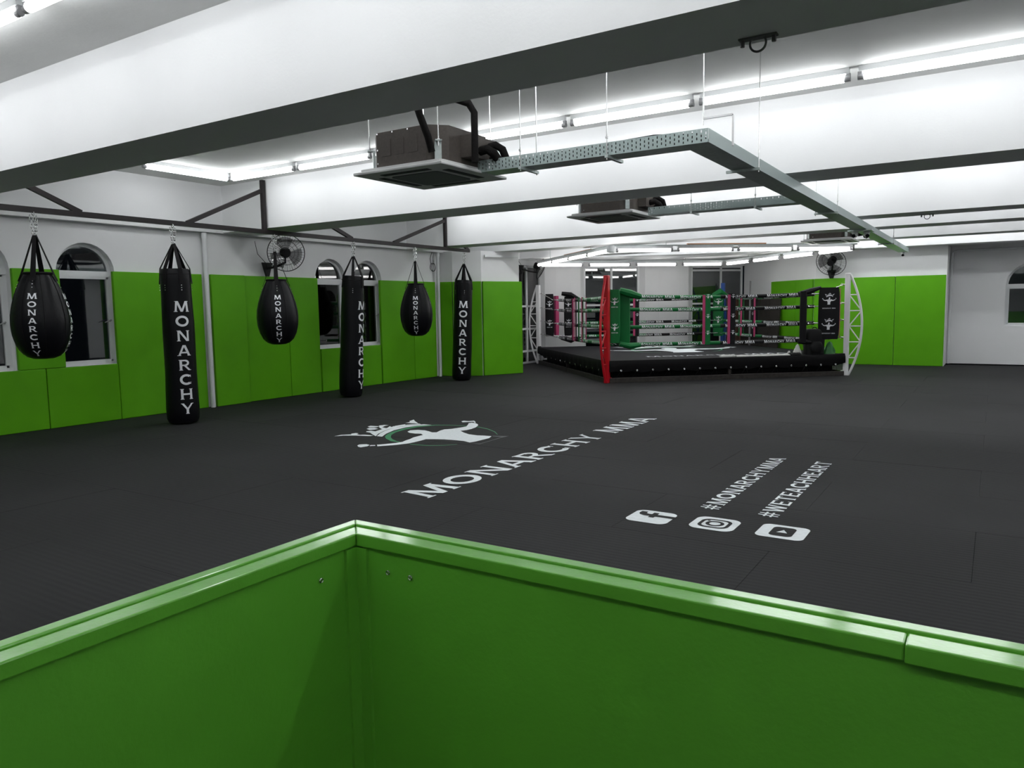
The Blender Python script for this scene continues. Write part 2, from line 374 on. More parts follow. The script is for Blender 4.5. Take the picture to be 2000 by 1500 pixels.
# floor
fl = struct('floor', MB().prism([(XL-.2, YN-.2), (XR+.2, YN-.2), (XR+.2, 20.4), (-2.2, 20.4), (-3.4, 19.7), (APEX[0], APEX[1]+.4), (XL-.3, 17.6)], -0.10, -0.028), M_dark)
MW, MD = 2.0, 1.0
mb = MB(); g = 0.0006; e_ = 0.0016
mb.add([(g,g,-.026),(MW-g,g,-.026),(MW-g,MD-g,-.026),(g,MD-g,-.026),(g,g,-e_),(MW-g,g,-e_),(MW-g,MD-g,-e_),(g,MD-g,-e_),
        (g+e_,g+e_,0),(MW-g-e_,g+e_,0),(MW-g-e_,MD-g-e_,0),(g+e_,MD-g-e_,0)],
       [(0,3,2,1),(8,9,10,11),(0,1,5,4),(1,2,6,5),(2,3,7,6),(3,0,4,7),(4,5,9,8),(5,6,10,9),(6,7,11,10),(7,4,8,11)])
mat_mesh = mb.mesh('mat', M_mat)
for j in range(21):
    y = -1.63+j*MD
    x = -10.05-(1.0 if j % 2 else 0)
    while x < XR:
        if y+MD <= 20.12+.3 and not (y > 18.5 and x < -3.2 and y+0.5 > 19.4):
            if x+MW > XL+.6:
                o = bpy.data.objects.new('mat', mat_mesh); C.objects.link(o); o.parent = fl
                o.location = (x, y, random.choice((0, 0, 0, -.0012, -.0006)))
        x += MW
# prints on the mats
def on_floor(u0, v0, z=0.0022):           # text runs along +Y, letters stand towards -X
    return lambda u, v: (-(v0+v), u0+u, z)
letters('MONARCHY MMA', .30, 4.58, on_floor(4.38, 3.565), M_print, fl)
letters('#MONARCHYMMA', .135, 2.05, on_floor(5.08, 1.575), M_print, fl)
letters('#WETEACHHEART', .135, 2.05, on_floor(5.08, 1.175), M_print, fl)
lg = put_logo(MB(), WHITE_KEYS, lambda x, y: (-(y+LC[1]), x+LC[0], .0022)).build('emblem', M_print, fl, fix=False, label='white crowned figure with spread arms printed on the mats')
put_logo(MB(), ['arcG', 'ring1', 'ring2'], lambda x, y: (-(y+LC[1]), x+LC[0], .0019)).build('emblem_ring', M_printg, fl, fix=False, label='green ring behind the printed figure')
put_logo(MB(), ['foot'], lambda x, y: (-(y+LC[1]), x+LC[0], .0019)).build('emblem_outline', M_printgrey, fl, fix=False)
# three social icons: rounded squares (icon frame: u along +Y, v along -X)
def rrect(x0, y0, x1, y1, r, n=7):
    p = []
    for cx, cy, a in ((x1-r, y0+r, -90), (x1-r, y1-r, 0), (x0+r, y1-r, 90), (x0+r, y0+r, 180)):
        for i in range(n+1):
            t = math.radians(a+90*i/n); p.append((cx+r*math.cos(t), cy+r*math.sin(t)))
    return p
def flat(mb, poly, fn, z=None):
    tr = tessellate_polygon([[Vector((x, y, 0)) for x, y in poly]])
    for t in tr: mb.add([fn(*poly[i]) for i in t], [(0, 1, 2)])
    return mb
def circ(cx, cy, r, n=28): return [(cx+r*math.cos(2*PI*i/n), cy+r*math.sin(2*PI*i/n)) for i in range(n)]
def strip(mb, outer, inner, fn):
    n = len(outer)
    for i in range(n):
        j = (i+1) % n; mb.add([fn(*outer[i]), fn(*outer[j]), fn(*inner[j]), fn(*inner[i])], [(0, 1, 2, 3)])
    return mb
IC = 0.29
f1 = on_floor(4.565, 1.765); m1 = MB()   # f icon
flat(m1, rrect(0, 0, IC, IC, .06), f1)
m1.build('icon', M_print, fl, fix=False, label='white rounded square icon with a dark letter f')
m1 = MB(); f1b = on_floor(4.565, 1.765, .0034)
flat(m1, [(.155, -.002), (.205, -.002), (.205, .125), (.245, .125), (.250, .165), (.205, .165), (.205, .19), (.215, .208), (.25, .210), (.25, .255), (.20, .257), (.17, .24), (.155, .205), (.155, .165), (.125, .165), (.125, .125), (.155, .125)], f1b)
m1.build('icon_letter', M_mat, fl, fix=False)
f2 = on_floor(4.61, 1.345); m2 = MB()
flat(m2, rrect(0, 0, IC, IC, .07), f2)
m2.build('icon', M_print, fl, fix=False, label='white rounded square icon with a dark camera outline')
f2b = on_floor(4.61, 1.345, .0034); m2 = MB(); c = IC/2
strip(m2, rrect(.045, .045, IC-.045, IC-.045, .06), rrect(.068, .068, IC-.068, IC-.068, .042), f2b)
strip(m2, circ(c, c, .060), circ(c, c, .036), f2b); flat(m2, circ(c+.055, c+.055, .010, 12), f2b)
m2.build('icon_letter', M_mat, fl, fix=False)
f3 = on_floor(4.64, .925); m3 = MB()
flat(m3, rrect(0, 0, IC, IC, .05), f3)
m3.build('icon', M_print, fl, fix=False, label='white rounded square icon with a dark play button')
f3b = on_floor(4.64, .925, .0034); m3 = MB(); flat(m3, rrect(.045, .075, IC-.045, IC-.075, .035), f3b)
m3.build('icon_letter', M_mat, fl, fix=False)
f3c = on_floor(4.64, .925, .0046); m3 = MB(); flat(m3, [(.118, .112), (.182, .145), (.118, .178)], f3c)
m3.build('icon_letter', M_print, fl, fix=False)

# ceiling, beams
struct('ceiling', MB().box(XL-.1, XR+.1, YN-.1, 18.7, ZC, ZC+.15), M_ceil)
beams = [(-1.20, -.62), (3.16, 3.70), (7.45, 8.10), (11.70, 12.24), (13.55, 14.10), (15.95, 16.45), (18.60, 19.12)]
for i, (a, b) in enumerate(beams):
    struct('trim_%d' % (i+1), MB().box(XL+.08, XR, a, b, ZB, ZC+.02), M_white, label='white concrete ceiling beam')
struct('trim_8', MB().box(XL-.05, -9.92, YN, 18.6, ZB-.01, ZC+.02), M_white, label='white edge beam along the window wall')
struct('trim_9', MB().prism([(-10.4, 16.45), (-2.2, 18.7), (-2.2, 20.4), (-5.9, 22.2), (-10.4, 17.7)], ZB+.012, ZB+.12).add([], []), M_white, label='white soffit over the glazed corner')

# left wall with arched windows
ZS, ZT = 0.76, 2.0      # sill, spring line of the arches
WINS = [(3.73, 4.50), (5.04, 5.80), (9.38, 10.12), (10.32, 11.08)]
XO = XL-.22
def wall_seg(mb, y0, y1, z0=0, z1=ZB): mb.box(XO, XL, y0, y1, z0, z1)
def arch_top(mb, y0, y1, x0, x1, zs, ztop, axis='y', n=14):
    c_, r_ = (y0+y1)/2, (y1-y0)/2
    A = [(c_-r_*math.cos(PI*i/n), zs+r_*math.sin(PI*i/n)) for i in range(n+1)]
    for (a0, b0), (a1, b1) in zip(A[:-1], A[1:]):
        P = []
        for x in (x0, x1):
            for a, b in ((a0, b0), (a1, b1), (a1, ztop), (a0, ztop)):
                P.append((x, a, b) if axis == 'y' else (a, x, b))
        mb.add(P, [(0, 1, 2, 3), (7, 6, 5, 4), (0, 4, 5, 1), (1, 5, 6, 2), (2, 6, 7, 3), (3, 7, 4, 0)])
wl = MB(); y = YN
for a, b in [(1.3, 2.04), (2.42, 3.18)]+WINS:
    wall_seg(wl, y, a); wall_seg(wl, a, b, 0, ZS); arch_top(wl, a, b, XO, XL, ZT-.02, ZB)
    y = b
wall_seg(wl, y, 14.2)
wall_seg(wl, 14.2, 17.35, 2.5, ZB+.02)
struct('wall_left', wl, M_white)
winno = [0]
def arch_window(y0, y1, xin, zs, zt, axis='y', sgn=1, latch=True):
    """white arched frame, transom bar, casement sash and two panes; xin = inner face of the frame"""
    winno[0] += 1
    def P(x, y, z): return (x, y, z) if axis == 'y' else (y, x, z)
    d = -0.06*sgn
    c_, r_ = (y0+y1)/2, (y1-y0)/2; fw = .045
    fr = MB()
    def bx(m_, a0, a1, z0, z1, xa, xb):
        if axis == 'y': m_.box(xa, xb, a0, a1, z0, z1)
        else: m_.box(a0, a1, xa, xb, z0, z1)
    bx(fr, y0, y0+fw, zs, zt, xin, xin+d); bx(fr, y1-fw, y1, zs, zt, xin, xin+d)
    bx(fr, y0, y1, zs, zs+fw*.8, xin+.01*sgn, xin+d); bx(fr, y0, y1, zt-.075, zt, xin+.01*sgn, xin+d)
    n = 18
    for i in range(n):
        t0, t1 = PI*i/n, PI*(i+1)/n; ps = []
        for x in (xin, xin+d):
            for t, q_ in ((t0, r_), (t1, r_), (t1, r_-fw), (t0, r_-fw)):
                ps.append(P(x, c_+q_*math.cos(t), zt-.02+q_*math.sin(t)))
        fr.add(ps, [(0, 1, 2, 3), (7, 6, 5, 4), (0, 4, 5, 1), (1, 5, 6, 2), (2, 6, 7, 3), (3, 7, 4, 0)])
    w_ = fr.build('window_%d' % winno[0], M_frame); w_['kind'] = 'structure'
    sa = MB(); s0, s1, z0, z1, sw = y0+fw, y1-fw, zs+fw*.8, zt-.075, .028
    for k in ((s0, s0+sw, z0, z1), (s1-sw, s1, z0, z1), (s0, s1, z0, z0+sw), (s0, s1, z1-sw, z1)): bx(sa, k[0], k[1], k[2], k[3], xin+.005*sgn, xin-.035*sgn)
    sa.build('sash', M_frame, w_)
    p = MB(); bx(p, s0+sw, s1-sw, z0+sw, z1-sw, xin-.02*sgn, xin-.026*sgn); p.build('pane', M_glass, w_)
    p = MB(); A = [P(xin-.02*sgn, c_+(r_-fw)*math.cos(PI*i/n), zt-.02+(r_-fw)*math.sin(PI*i/n)) for i in range(n+1)]
    B = [P(xin-.026*sgn, c_+(r_-fw)*math.cos(PI*i/n), zt-.02+(r_-fw)*math.sin(PI*i/n)) for i in range(n+1)]
    p.add(A+B, [tuple(range(n+1)), tuple(range(2*n+1, n, -1))]+[(i, i+1, n+2+i, n+1+i) for i in range(n)]); p.build('pane', M_glass, w_)
    if latch:
        h = MB(); yy = s1-sw/2; zz = (zs+zt)/2-.04
        a = P(xin+.005*sgn, yy, zz); b = P(xin+.05*sgn, yy-.01, zz+.01); c2 = P(xin+.06*sgn, yy-.10, zz-.02)
        h.tube([a, b], .012, 8); h.tube([b, c2], [.010, .006], 8); h.build('latch', M_cap, w_)
    return w_
for a, b in WINS: arch_window(a, b, XL-.09, ZS, ZT)

# far walls
wf = MB(); wf.box(-3.63, -.93, YF, YF+.25, 0, ZB+.02); wf.box(-1.18, -.93, YF+.25, 20.12, 0, ZB+.02)
struct('wall_far', wf, M_white)
wr = MB(); AX0, AX1 = .16, 1.12
wr.box(-1.18, AX0, 20.10, 20.35, 0, ZC); wr.box(AX1, XR, 20.10, 20.35, 0, ZC); wr.box(AX0, AX1, 20.10, 20.35, 0, .86)
arch_top(wr, AX0, AX1, 20.10, 20.35, 1.76, ZC, axis='x')
struct('wall_far_recess', wr, M_white)
struct('ceiling_recess', MB().box(-1.2, XR+.1, 19.0, 20.4, ZC-.4, ZC-.28), M_white)
arch_window(AX0, AX1, 20.19, .86, 1.78, axis='x', sgn=-1, latch=False)
struct('wall_right', MB().box(XR, XR+.2, YN, 20.35, 0, ZC), M_white)
struct('wall_back', MB().box(XO, XR+.2, YN-.2, YN, 0, ZC), M_white)
# corner walls of the glazed bay
def thick(p, q_, t, z0, z1, mb=None):
    mb = mb or MB(); d = (Vector(q_)-Vector(p)).normalized(); n = Vector((-d.y, d.x))*t
    return mb.prism([p, q_, (q_[0]+n.x, q_[1]+n.y), (p[0]+n.x, p[1]+n.y)], z0, z1)
def l1(t): return (CL[0]+t, CL[1]+t)          # along the glazed side
def l2(s): return (CR[0]-s, CR[1]+s)
# pilasters with facetted faces between the tall windows
def facet(t0, t1, depth, name):
    k = Vector((1, -1)).normalized()
    def pt(t, d): p = l1(t); return (p[0]+k.x*d, p[1]+k.y*d)
    w_ = (t1-t0)
    poly = [pt(t0, 0), pt(t0+.09, depth*.75), pt(t0+w_*.34, depth), pt(t0+w_*.68, depth*1.0), pt(t1-.09, depth*.75), pt(t1, 0), pt(t1, -.25), pt(t0, -.25)]
    return struct(name, MB().prism(poly, 0, ZB+.03), M_white)
facet(-.05, .82, .16, 'wall_corner_left'); facet(1.93, 3.00, .16, 'wall_corner_middle')
thick(l1(.7), l1(2.1), .2, 2.5, ZB+.03); 
lint = MB(); thick(l1(.7), l1(2.1), .2, 2.5, ZB+.03, lint); thick(l1(2.9), l1(4.135), .2, 2.5, ZB+.03, lint)
thick(l1(.7), l1(2.1), .2, 0, .30, lint); thick(l1(2.9), l1(4.135), .2, 0, .30, lint)
struct('wall_corner_glazed', lint, M_white)
struct('wall_corner_right', thick(l2(2.335), l2(0), .25, 0, ZB+.03), M_white)
def tall_window(p, q_, z0, z1, mull, trans, fw=.05):
    """fixed glazing in a white frame from p to q (floor points)"""
    winno[0] += 1
    P, Q = Vector((*p, 0)), Vector((*q_, 0)); D = Q-P; n = Vector((-D.y, D.x, 0)).normalized()*.06
    fr = MB(); off = n*0.5
    def bb(a, b, za, zb, w_=.05): fr.bar(P+D*a+off+Vector((0, 0, za)), P+D*b+off+Vector((0, 0, zb)), .06, w_, up=(0, 0, 1) if abs(za-zb) < 1e-6 else tuple(D.normalized()))
    L = D.length; e = fw/2/L
    for t in [e]+list(mull)+[1-e]: bb(t, t+1e-9, z0, z1) if False else fr.bar(P+D*t+off+Vector((0, 0, z0)), P+D*t+off+Vector((0, 0, z1)), fw, .06, up=tuple(n.normalized()))
    for z in [z0+fw/2]+list(trans)+[z1-fw/2]: fr.bar(P+off+Vector((0, 0, z)), Q+off+Vector((0, 0, z)), .06, fw)
    w_ = fr.build('window_%d' % winno[0], M_frame); w_['kind'] = 'structure'
    ts = [0]+list(mull)+[1]; zs = [z0]+list(trans)+[z1]
    for i in range(len(ts)-1):
        for j in range(len(zs)-1):
            a, b = P+D*(ts[i]+e), P+D*(ts[i+1]-e); g_ = n.normalized()*.003
            m_ = MB(); za, zb = zs[j]+.02, zs[j+1]-.02
            c0 = [a+off-g_, b+off-g_, b+off+g_, a+off+g_]
            m_.prism([(v.x, v.y) for v in c0], za, zb); m_.build('pane', M_glass, w_)
    return w_
tall_window((-10.12, 14.5), (-10.12, 17.3), 0.0, 2.5, (.25, .5, .75), (.32, .89, 1.47))
tall_window(l1(.82), l1(1.93), .30, 2.5, (.5,), (.87, 1.47))
tall_window(l1(3.0), l1(4.10), .30, 2.5, (.58,), (.87, 1.47, 2.38))
# big pilaster in front of the glazed corner
pil = [(-10.12, 12.85), (-9.72, 12.92), (-9.20, 13.24), (-8.80, 14.10), (-9.25, 14.42), (-10.12, 14.42)]
struct('wall_pilaster', MB().prism(pil, 0, ZB+.01), M_white)
struct('wall_pier', MB().box(XL-.05, XL+.055, 7.20, 7.80, 0, ZB-.005), M_white)
# pipes
for k, y in enumerate((7.14, 12.72)):
    pp = MB().tube([(XL+.10, y, 0), (XL+.10, y, ZB-.02)], .034, 14); pp.tube([(XL+.10, y, ZB-.1), (XL+.10, y, ZB-.03)], .042, 14)
    o = pp.build('drain_pipe', M_frame, smooth=True)
    tag(o, ['white vertical drain pipe beside the first long punching bag', 'white vertical drain pipe left of the last long punching bag'][k], 'pipe', 'drain pipes on the window wall')
o = MB().tube([(-.89, 20.04, 0), (-.89, 20.04, 2.52), (-.80, 20.04, 2.56), (XR, 20.04, 2.56)], .028, 10).build('conduit', M_frame, smooth=True)
tag(o, 'white conduit rising at the wall corner and running right', 'conduit')
o = MB().box(-8.62, -8.0, 14.02, 14.08, 2.50, 2.54)
o = MB().bar((-9.13, 13.27, 2.53), (-8.78, 14.02, 2.53), .04, .045).build('cable_trunking', M_frame)
tag(o, 'short white cable trunking high on the pilaster', 'trunking')

# ---- green wall padding, each pad a thing of its own
PT = .055
def pad(name_y0, y1, z0, z1, x=XL, label='', group='green wall pads on the window wall'):
    y0 = name_y0; g_ = .004
    m_ = MB().box(x+.001, x+PT, y0+g_, y1-g_, z0+.002, z1)
    o = m_.build('wall_pad', M_green); bv = o.modifiers.new('b', 'BEVEL'); bv.width = .008; bv.segments = 2
    tag(o, label, 'wall pad', group); return o
lows = [(2.04, 3.24, 'low green pad at the floor far left, outside the first window'), (3.24, 4.06, 'low green pad below the leftmost window, left part'),
        (4.06, 4.81, 'low green pad below the first pear bag'), (4.81, 5.74, 'low green pad below the second arched window'),
        (9.41, 10.95, 'low green pad under the pair of arched windows')]
for a, b, l in lows: pad(a, b, 0, ZS, label=l)
pad(4.50, 5.06, ZS, 2.0, label='green pad between the first two windows behind a pear bag')
pad(3.18, 3.73, ZS, 2.0, label='green pad left of the leftmost window')
talls = [(5.80, 6.46, 'tall green pad right of the second arched window'), (6.46, 7.10, 'tall green pad just left of the first drain pipe')]
talls[0] = (5.74, 6.46, talls[0][2])
for a, b, l in talls: pad(a, b, 0, 2.0, label=l)
pad(7.21, 7.83, 0, 2.0, x=XL+.055, label='tall green pad on the pier right of the first drain pipe')
pad(7.83, 8.71, 0, 2.0, label='tall green pad behind the second pear bag')
pad(8.71, 9.39, 0, 2.0, label='tall green pad left of the paired arched windows')
pad(10.98, 11.95, 0, 2.0, label='tall green pad right of the paired arched windows')
pad(11.95, 12.68, 0, 2.0, label='tall green pad left of the second drain pipe')
def pad_between(p, q_, z0, z1, label, group, side=-1):
    d = (Vector(q_)-Vector(p)).normalized(); n = Vector((d.y, -d.x))*PT
    p = (p[0]+d.x*.004, p[1]+d.y*.004); q2 = (q_[0]-d.x*.004, q_[1]-d.y*.004)
    p = (p[0]+n.x*.02, p[1]+n.y*.02); q2 = (q2[0]+n.x*.02, q2[1]+n.y*.02)
    o = MB().prism([p, q2, (q2[0]+n.x, q2[1]+n.y), (p[0]+n.x, p[1]+n.y)], z0+.002, z1).build('wall_pad', M_green)
    bv = o.modifiers.new('b', 'BEVEL'); bv.width = .008; bv.segments = 2
    tag(o, label, 'wall pad', group); return o
G2 = 'green wall pads on the corner pilaster'; G3 = 'green wall pads on the far wall'
pad_between((-9.98, 12.85), (-9.72, 12.92), 0, 2.0, 'narrow green pad in the corner right of the second drain pipe', G2, 1)
pad_between((-9.72, 12.92), (-9.20, 13.24), 0, 2.0, 'green pad behind the last long punching bag', G2, 1)
pad_between((-9.20, 13.24), (-8.78, 14.14), 0, 2.0, 'wide bright green pad on the pilaster left of the ring', G2, 1)
pad_between((-3.66, 19.1), (-2.93, 19.1), 0, 2.0, 'green pad at the wall corner below the far fan', G3, 1)
pad_between((-2.93, 19.1), (-1.93, 19.1), 0, 2.0, 'green pad right of the white ring post', G3, 1)
pad_between((-1.93, 19.1), (-.94, 19.1), 0, 2.0, 'last green pad at the right end of the far wall', G3, 1)
pad_between(l2(1.30), l2(.52), 0, 2.0, 'green pad on the slanting wall behind the ring, farther one', G3, 1)
pad_between(l2(.52), l2(.04), 0, 2.0, 'narrow green pad on the slanting wall beside the corner', G3, 1)
sc = MB()

# ================================================================== HALF WALL in front of the camera
hw = thing('half_wall', 'low green painted half wall with stepped top cap in the foreground', 'half wall', (-1.19, 1.20, 0))
hp = MB().box(-1.19, -1.134, -1.6, 1.20, 0, .925); hp.build('side_panel', M_booth, hw)
MB().box(-1.134, 3.2, 1.144, 1.20, 0, .925).build('front_panel', M_booth, hw)
def capb(pts, name, z0, z1):
    o = MB().prism(pts, z0, z1).build(name, M_booth, hw); b = o.modifiers.new('b', 'BEVEL'); b.width = .003; b.segments = 2; return o
capb([(-1.200, -1.6), (-1.172, -1.6), (-1.172, 1.182), (-1.200, 1.210)], 'cap_board', .925, .953)
capb([(-1.200, 1.210), (-1.172, 1.182), (3.2, 1.182), (3.2, 1.210)], 'cap_board', .925, .953)
capb([(-1.170, -1.6), (-1.128, -1.6), (-1.128, 1.138), (-1.170, 1.180)], 'cap_strip', .922, .949)
capb([(-1.170, 1.180), (-1.128, 1.138), (-.0885, 1.138), (-.0885, 1.180)], 'cap_strip', .922, .949)
capb([(-.088, 1.180), (-.088, 1.1345), (3.2, 1.132), (3.2, 1.180)], 'cap_strip', .920, .949)
MB().box(-1.134, -1.127, 1.108, 1.137, 0, .920).build('corner_batten', M_booth, hw)
MB().box(-1.134, -1.100, 1.137, 1.144, 0, .920).build('corner_batten', M_booth, hw)
for x, y, n in ((-1.045, 1.144, (0, -1, 0)), (-.985, 1.144, (0, -1, 0)), (-1.134, 1.04, (1, 0, 0))):
    p = Vector((x, y, .877)); n = Vector(n)
    MB().tube([p-n*.004, p+n*.0025], .0038, 10).torus(p+n*.002, n, .0042, .0012, 12, 5).build('screw', M_chrome, hw, smooth=True)

# ================================================================== FLUORESCENT TUBES
def tube_proto(label, mt, thick_=.031, L=1.20):
    t = thing('tube_light', label, 'tube light', (0, 0, 0))
    MB().box(-L/2-.02, L/2+.02, -.022, .022, .0, .045).build('batten', M_house, t)
    MB().tube([(-L/2+.02, 0, -.034), (L/2-.02, 0, -.034)], thick_, 16).build('tube', mt, t, smooth=True)
    for s in (-1, 1):
        m_ = MB().tube([(s*(L/2-.02), 0, -.040), (s*(L/2+.028), 0, -.040)], .023, 12); m_.box(s*(L/2-.005), s*(L/2+.028), -.014, .014, -.040, .001)
        m_.build('lampholder', M_cap, t, smooth=False)
    return t
tp = tube_proto('x', M_tube); used = [False]
def tube_light(x, y, z, rz, label, group, proto=tp, flag=used):
    o = proto if not flag[0] else copy_tree(proto); flag[0] = True
    o.location = (x, y, z); o.rotation_euler = (0, 0, rz); o['label'] = label; o['group'] = group; return o
ZL = ZC-.046
rows = [(0, -.15, 'added unseen row over the half wall'), (0, 2.42, 'bay nearest the camera'), (1, 4.42, 'near row of the second bay'), (1, 6.85, 'far row of the second bay'),  # first row is out of view, added to light the half wall
        (2, 8.75, 'near row of the third bay'), (2, 11.10, 'far row of the third bay'), (3, 12.95, 'fourth bay'), (4, 15.35, 'fifth bay'), (5, 17.05, 'added near row of the last bay'), (5, 18.0, 'far row of the last bay')]  # near row of the last bay is added to brighten the far wall
for b, y, nm in rows:
    for k in range(10):
        x = -8.25+1.31*k
        pos = ['first', 'second', 'third', 'fourth', 'fifth', 'sixth', 'seventh', 'eighth', 'ninth', 'tenth'][k]+' from the window wall'
        if b >= 5 and k > 99: continue
        tube_light(x, y, ZL, 0, 'lit ceiling tube, %s, %s' % (nm, pos), 'tubes, %s' % nm)
for y0, nm in ((1.75, 'bay nearest the camera'), (6.22, 'second bay')):
    tube_light(-8.92, y0, ZL, PI/2, 'lit ceiling tube running along the window wall in the %s' % nm, 'tubes along the window wall')

# ================================================================== BAG RAIL
XR_ = -8.92; ZR = 2.575
rail = thing('bag_rail', 'dark steel rail on braced hangers carrying six punching bags', 'rail', (XR_, 0, 2.54))
MB().bar((XR_, -1.5, ZR), (XR_, 12.42, ZR), .06, .06).build('rail_tube', M_steel_dark, rail)
for y in (7.40, 11.66):
    MB().bar((XR_, y, ZR+.03), (XR_, y, ZC-.02 if y < 8 else ZC-.06), .055, .055, up=(0, 1, 0)).build('upright', M_steel_dark, rail)
MB().bar((XR_, 12.40, ZR+.02), (XR_, 12.22, ZB+.05), .045, .045).build('brace', M_steel_dark, rail)
for a, b in (((4.80, ZR+.02), (3.72, 3.05)), ((6.16, ZR+.02), (7.38, 3.15)), ((9.16, ZR+.02), (8.12, 2.98)), ((10.18, ZR+.02), (11.64, 3.10)), ((1.9, ZR+.02), (3.12, 3.15))):
    MB().bar((XR_, *a), (XR_, *b), .045, .055).build('brace', M_steel_dark, rail)

# ================================================================== PUNCHING BAGS
def chain(mb, a, b, n=6):
    a, b = Vector(a), Vector(b); d = (b-a)/n; L = d.length
    for i in range(n):
        p = a+d*(i+.5); ax = Vector((1, 0, 0)) if i % 2 else Vector((0, 1, 0))
        mb.torus(p, ax, .012, .0032, 12, 5, stretch=(d.normalized(), L*.62/.012))
def bag_common(t, zr, za):
    h = MB(); h.torus((0, 0, zr-.012), (0, 1, 0), .020, .005, 16, 6); h.torus((0, 0, za+.005), (1, 0, 0), .022, .005, 16, 6)
    h.build('hook', M_chrome, t, smooth=True)
    c_ = MB(); chain(c_, (0, -.035, zr-.03), (0, -.018, za+.02)); chain(c_, (0, .035, zr-.03), (0, .018, za+.02)); chain(c_, (.015, 0, zr-.03), (.012, 0, za+.02))
    c_.build('chain', M_chrome, t, smooth=True)
def straps(t, za, rr, zr_, zb, rb, w_=.042, ph=0, nst=4):
    for k in range(nst):
        a = ph+2*PI*k/nst; u = Vector((math.cos(a), math.sin(a), 0)); s_ = Vector((-math.sin(a), math.cos(a), 0))
        pts = [Vector((0, 0, za))+u*.012, u*(rr+.004)+Vector((0, 0, zr_)), u*(rb+.005)+Vector((0, 0, zb))]
        m_ = MB(); o = 0
        for j, p in enumerate(pts):
            w2 = w_/2*(.65 if j == 0 else 1)
            nrm = u if j else u
            m_.v += [tuple(p-s_*w2), tuple(p+s_*w2), tuple(p+s_*w2+nrm*.006), tuple(p-s_*w2+nrm*.006)]
        for j in range(2):
            b0 = j*4
            for i in range(4): m_.f.append((b0+i, b0+(i+1) % 4, b0+4+(i+1) % 4, b0+4+i))
        m_.f += [(3, 2, 1, 0), (8, 9, 10, 11)]
        m_.build('strap', M_strap, t)
def rivets(t, rfun, zs, ph, nst=4):
    m_ = MB()
    for k in range(nst):
        a = ph+2*PI*k/nst
        for z in zs:
            r = rfun(z)+.0065; p = Vector((r*math.cos(a), r*math.sin(a), z)); u = Vector((math.cos(a), math.sin(a), 0))
            m_.tube([p-u*.003, p+u*.002], .0065, 8)
    m_.build('rivets', M_chrome, t, smooth=True)
def interp(prof, z):
    for (r0, z0), (r1, z1) in zip(prof[:-1], prof[1:]):
        if z0 <= z <= z1 and z1 > z0: return r0+(r1-r0)*(z-z0)/(z1-z0)
    return prof[-1][0]
def wrap_text(t, word, prof, ang, ztop, pitch, cap, off=.004, wsc=1.12, slope=0):
    for i, ch in enumerate(word):
        w_ = GL[ch][0]*cap*wsc; zb = ztop-cap-i*pitch
        def fn(u, v):
            z = zb+v*cap; r = interp(prof, z)+off; a = ang+((u*cap*wsc-w_/2))/max(r, .05)
            return (r*math.cos(a), r*math.sin(a), z)
        put(MB(), glyph_quads(ch), fn).build('letter', M_letter, t, fix=False)
def heavy_bag(r, seed, tang):
    t = thing('punching_bag', 'x', 'punching bag', (0, 0, 0), 'long cylindrical punching bags')
    rnd = random.Random(seed); ph = [rnd.uniform(0, 6.28) for _ in range(4)]
    def wob(a, z): return .012*math.sin(3*a+ph[0]+z*3)+.010*math.sin(2*a+ph[1]-z*5)+.010*math.sin(z*7+ph[2])
    prof = [(r*.70, .012), (r*.90, .022), (r*1.00, .07), (r*1.02, .20)]+[(r*(1.015-.0075*k), .2+.16*k) for k in range(1, 11)]+[(r*.945, 1.86), (r*.925, 1.93), (r*.88, 1.975), (r*.84, 1.99), (r*.80, 1.985), (r*.75, 1.96)]
    MB().lathe(prof, 40, wob=wob).build('bag_body', M_leather, t, smooth=True)
    clean = [(r*1.012, 0)]+[(r*(1.02-.0075*k), .2+.16*k) for k in range(0, 11)]+[(r*.95, 1.9)]
    straps(t, 2.31, r*.87, 1.995, 1.80, r*.955, .052, tang+.08, 6)
    rivets(t, lambda z: r*.955, (1.78, 1.75, 1.72), tang+.08, 6)
    bag_common(t, 2.545, 2.30)
    wrap_text(t, 'MONARCHY', clean, tang, 1.58, .186, .135, off=.0075)
    sm = MB().torus((0, 0, 1.925), (0, 0, 1), r*.935, .006, 32, 6); sm.build('rim_piping', M_strap, t, smooth=True)
    return t
def toward(x, y, deg=0): return math.atan2(-y, -x)+math.radians(deg)
for (x, y, r, deg, lean, lab) in ((-8.88, 5.92, .195, 15, (0, 0), 'long black punching bag nearest the camera, between window and drain pipe'),
                                  (-8.90, 9.17, .190, 56, (-.020, -.052), 'middle long black punching bag with lettering turned to its right edge'),
                                  (-8.92, 12.26, .190, 2, (0.0, -.042), 'farthest long black punching bag at the end of the rail')):
    t = heavy_bag(r, int(y*10), toward(x, y, deg))
    t.location = (x, y, 0)
    if lean[1]:
        # swings about its hook
        ax = Vector((-math.cos(yaw), -math.sin(yaw), 0)); a = -lean[1]   # bottom drifts to the left of the picture
        off = ax*math.tan(a)*2.55
        vdir = Vector((off.x, off.y, -2.55)).normalized()
        q = Vector((0, 0, -1)).rotation_difference(vdir); t.rotation_euler = q.to_euler()
        top = Vector((x, y, 2.545)); t.location = top-(q @ Vector((0, 0, 2.545)))
        t.location.z = max(t.location.z, .004)
    t['label'] = lab
PP = [(.001, .945), (.10, .95), (.16, .975), (.215, 1.03), (.258, 1.12), (.284, 1.23), (.292, 1.34), (.284, 1.45), (.262, 1.56), (.232, 1.66), (.198, 1.75), (.166, 1.82), (.140, 1.87), (.128, 1.885), (.118, 1.88)]
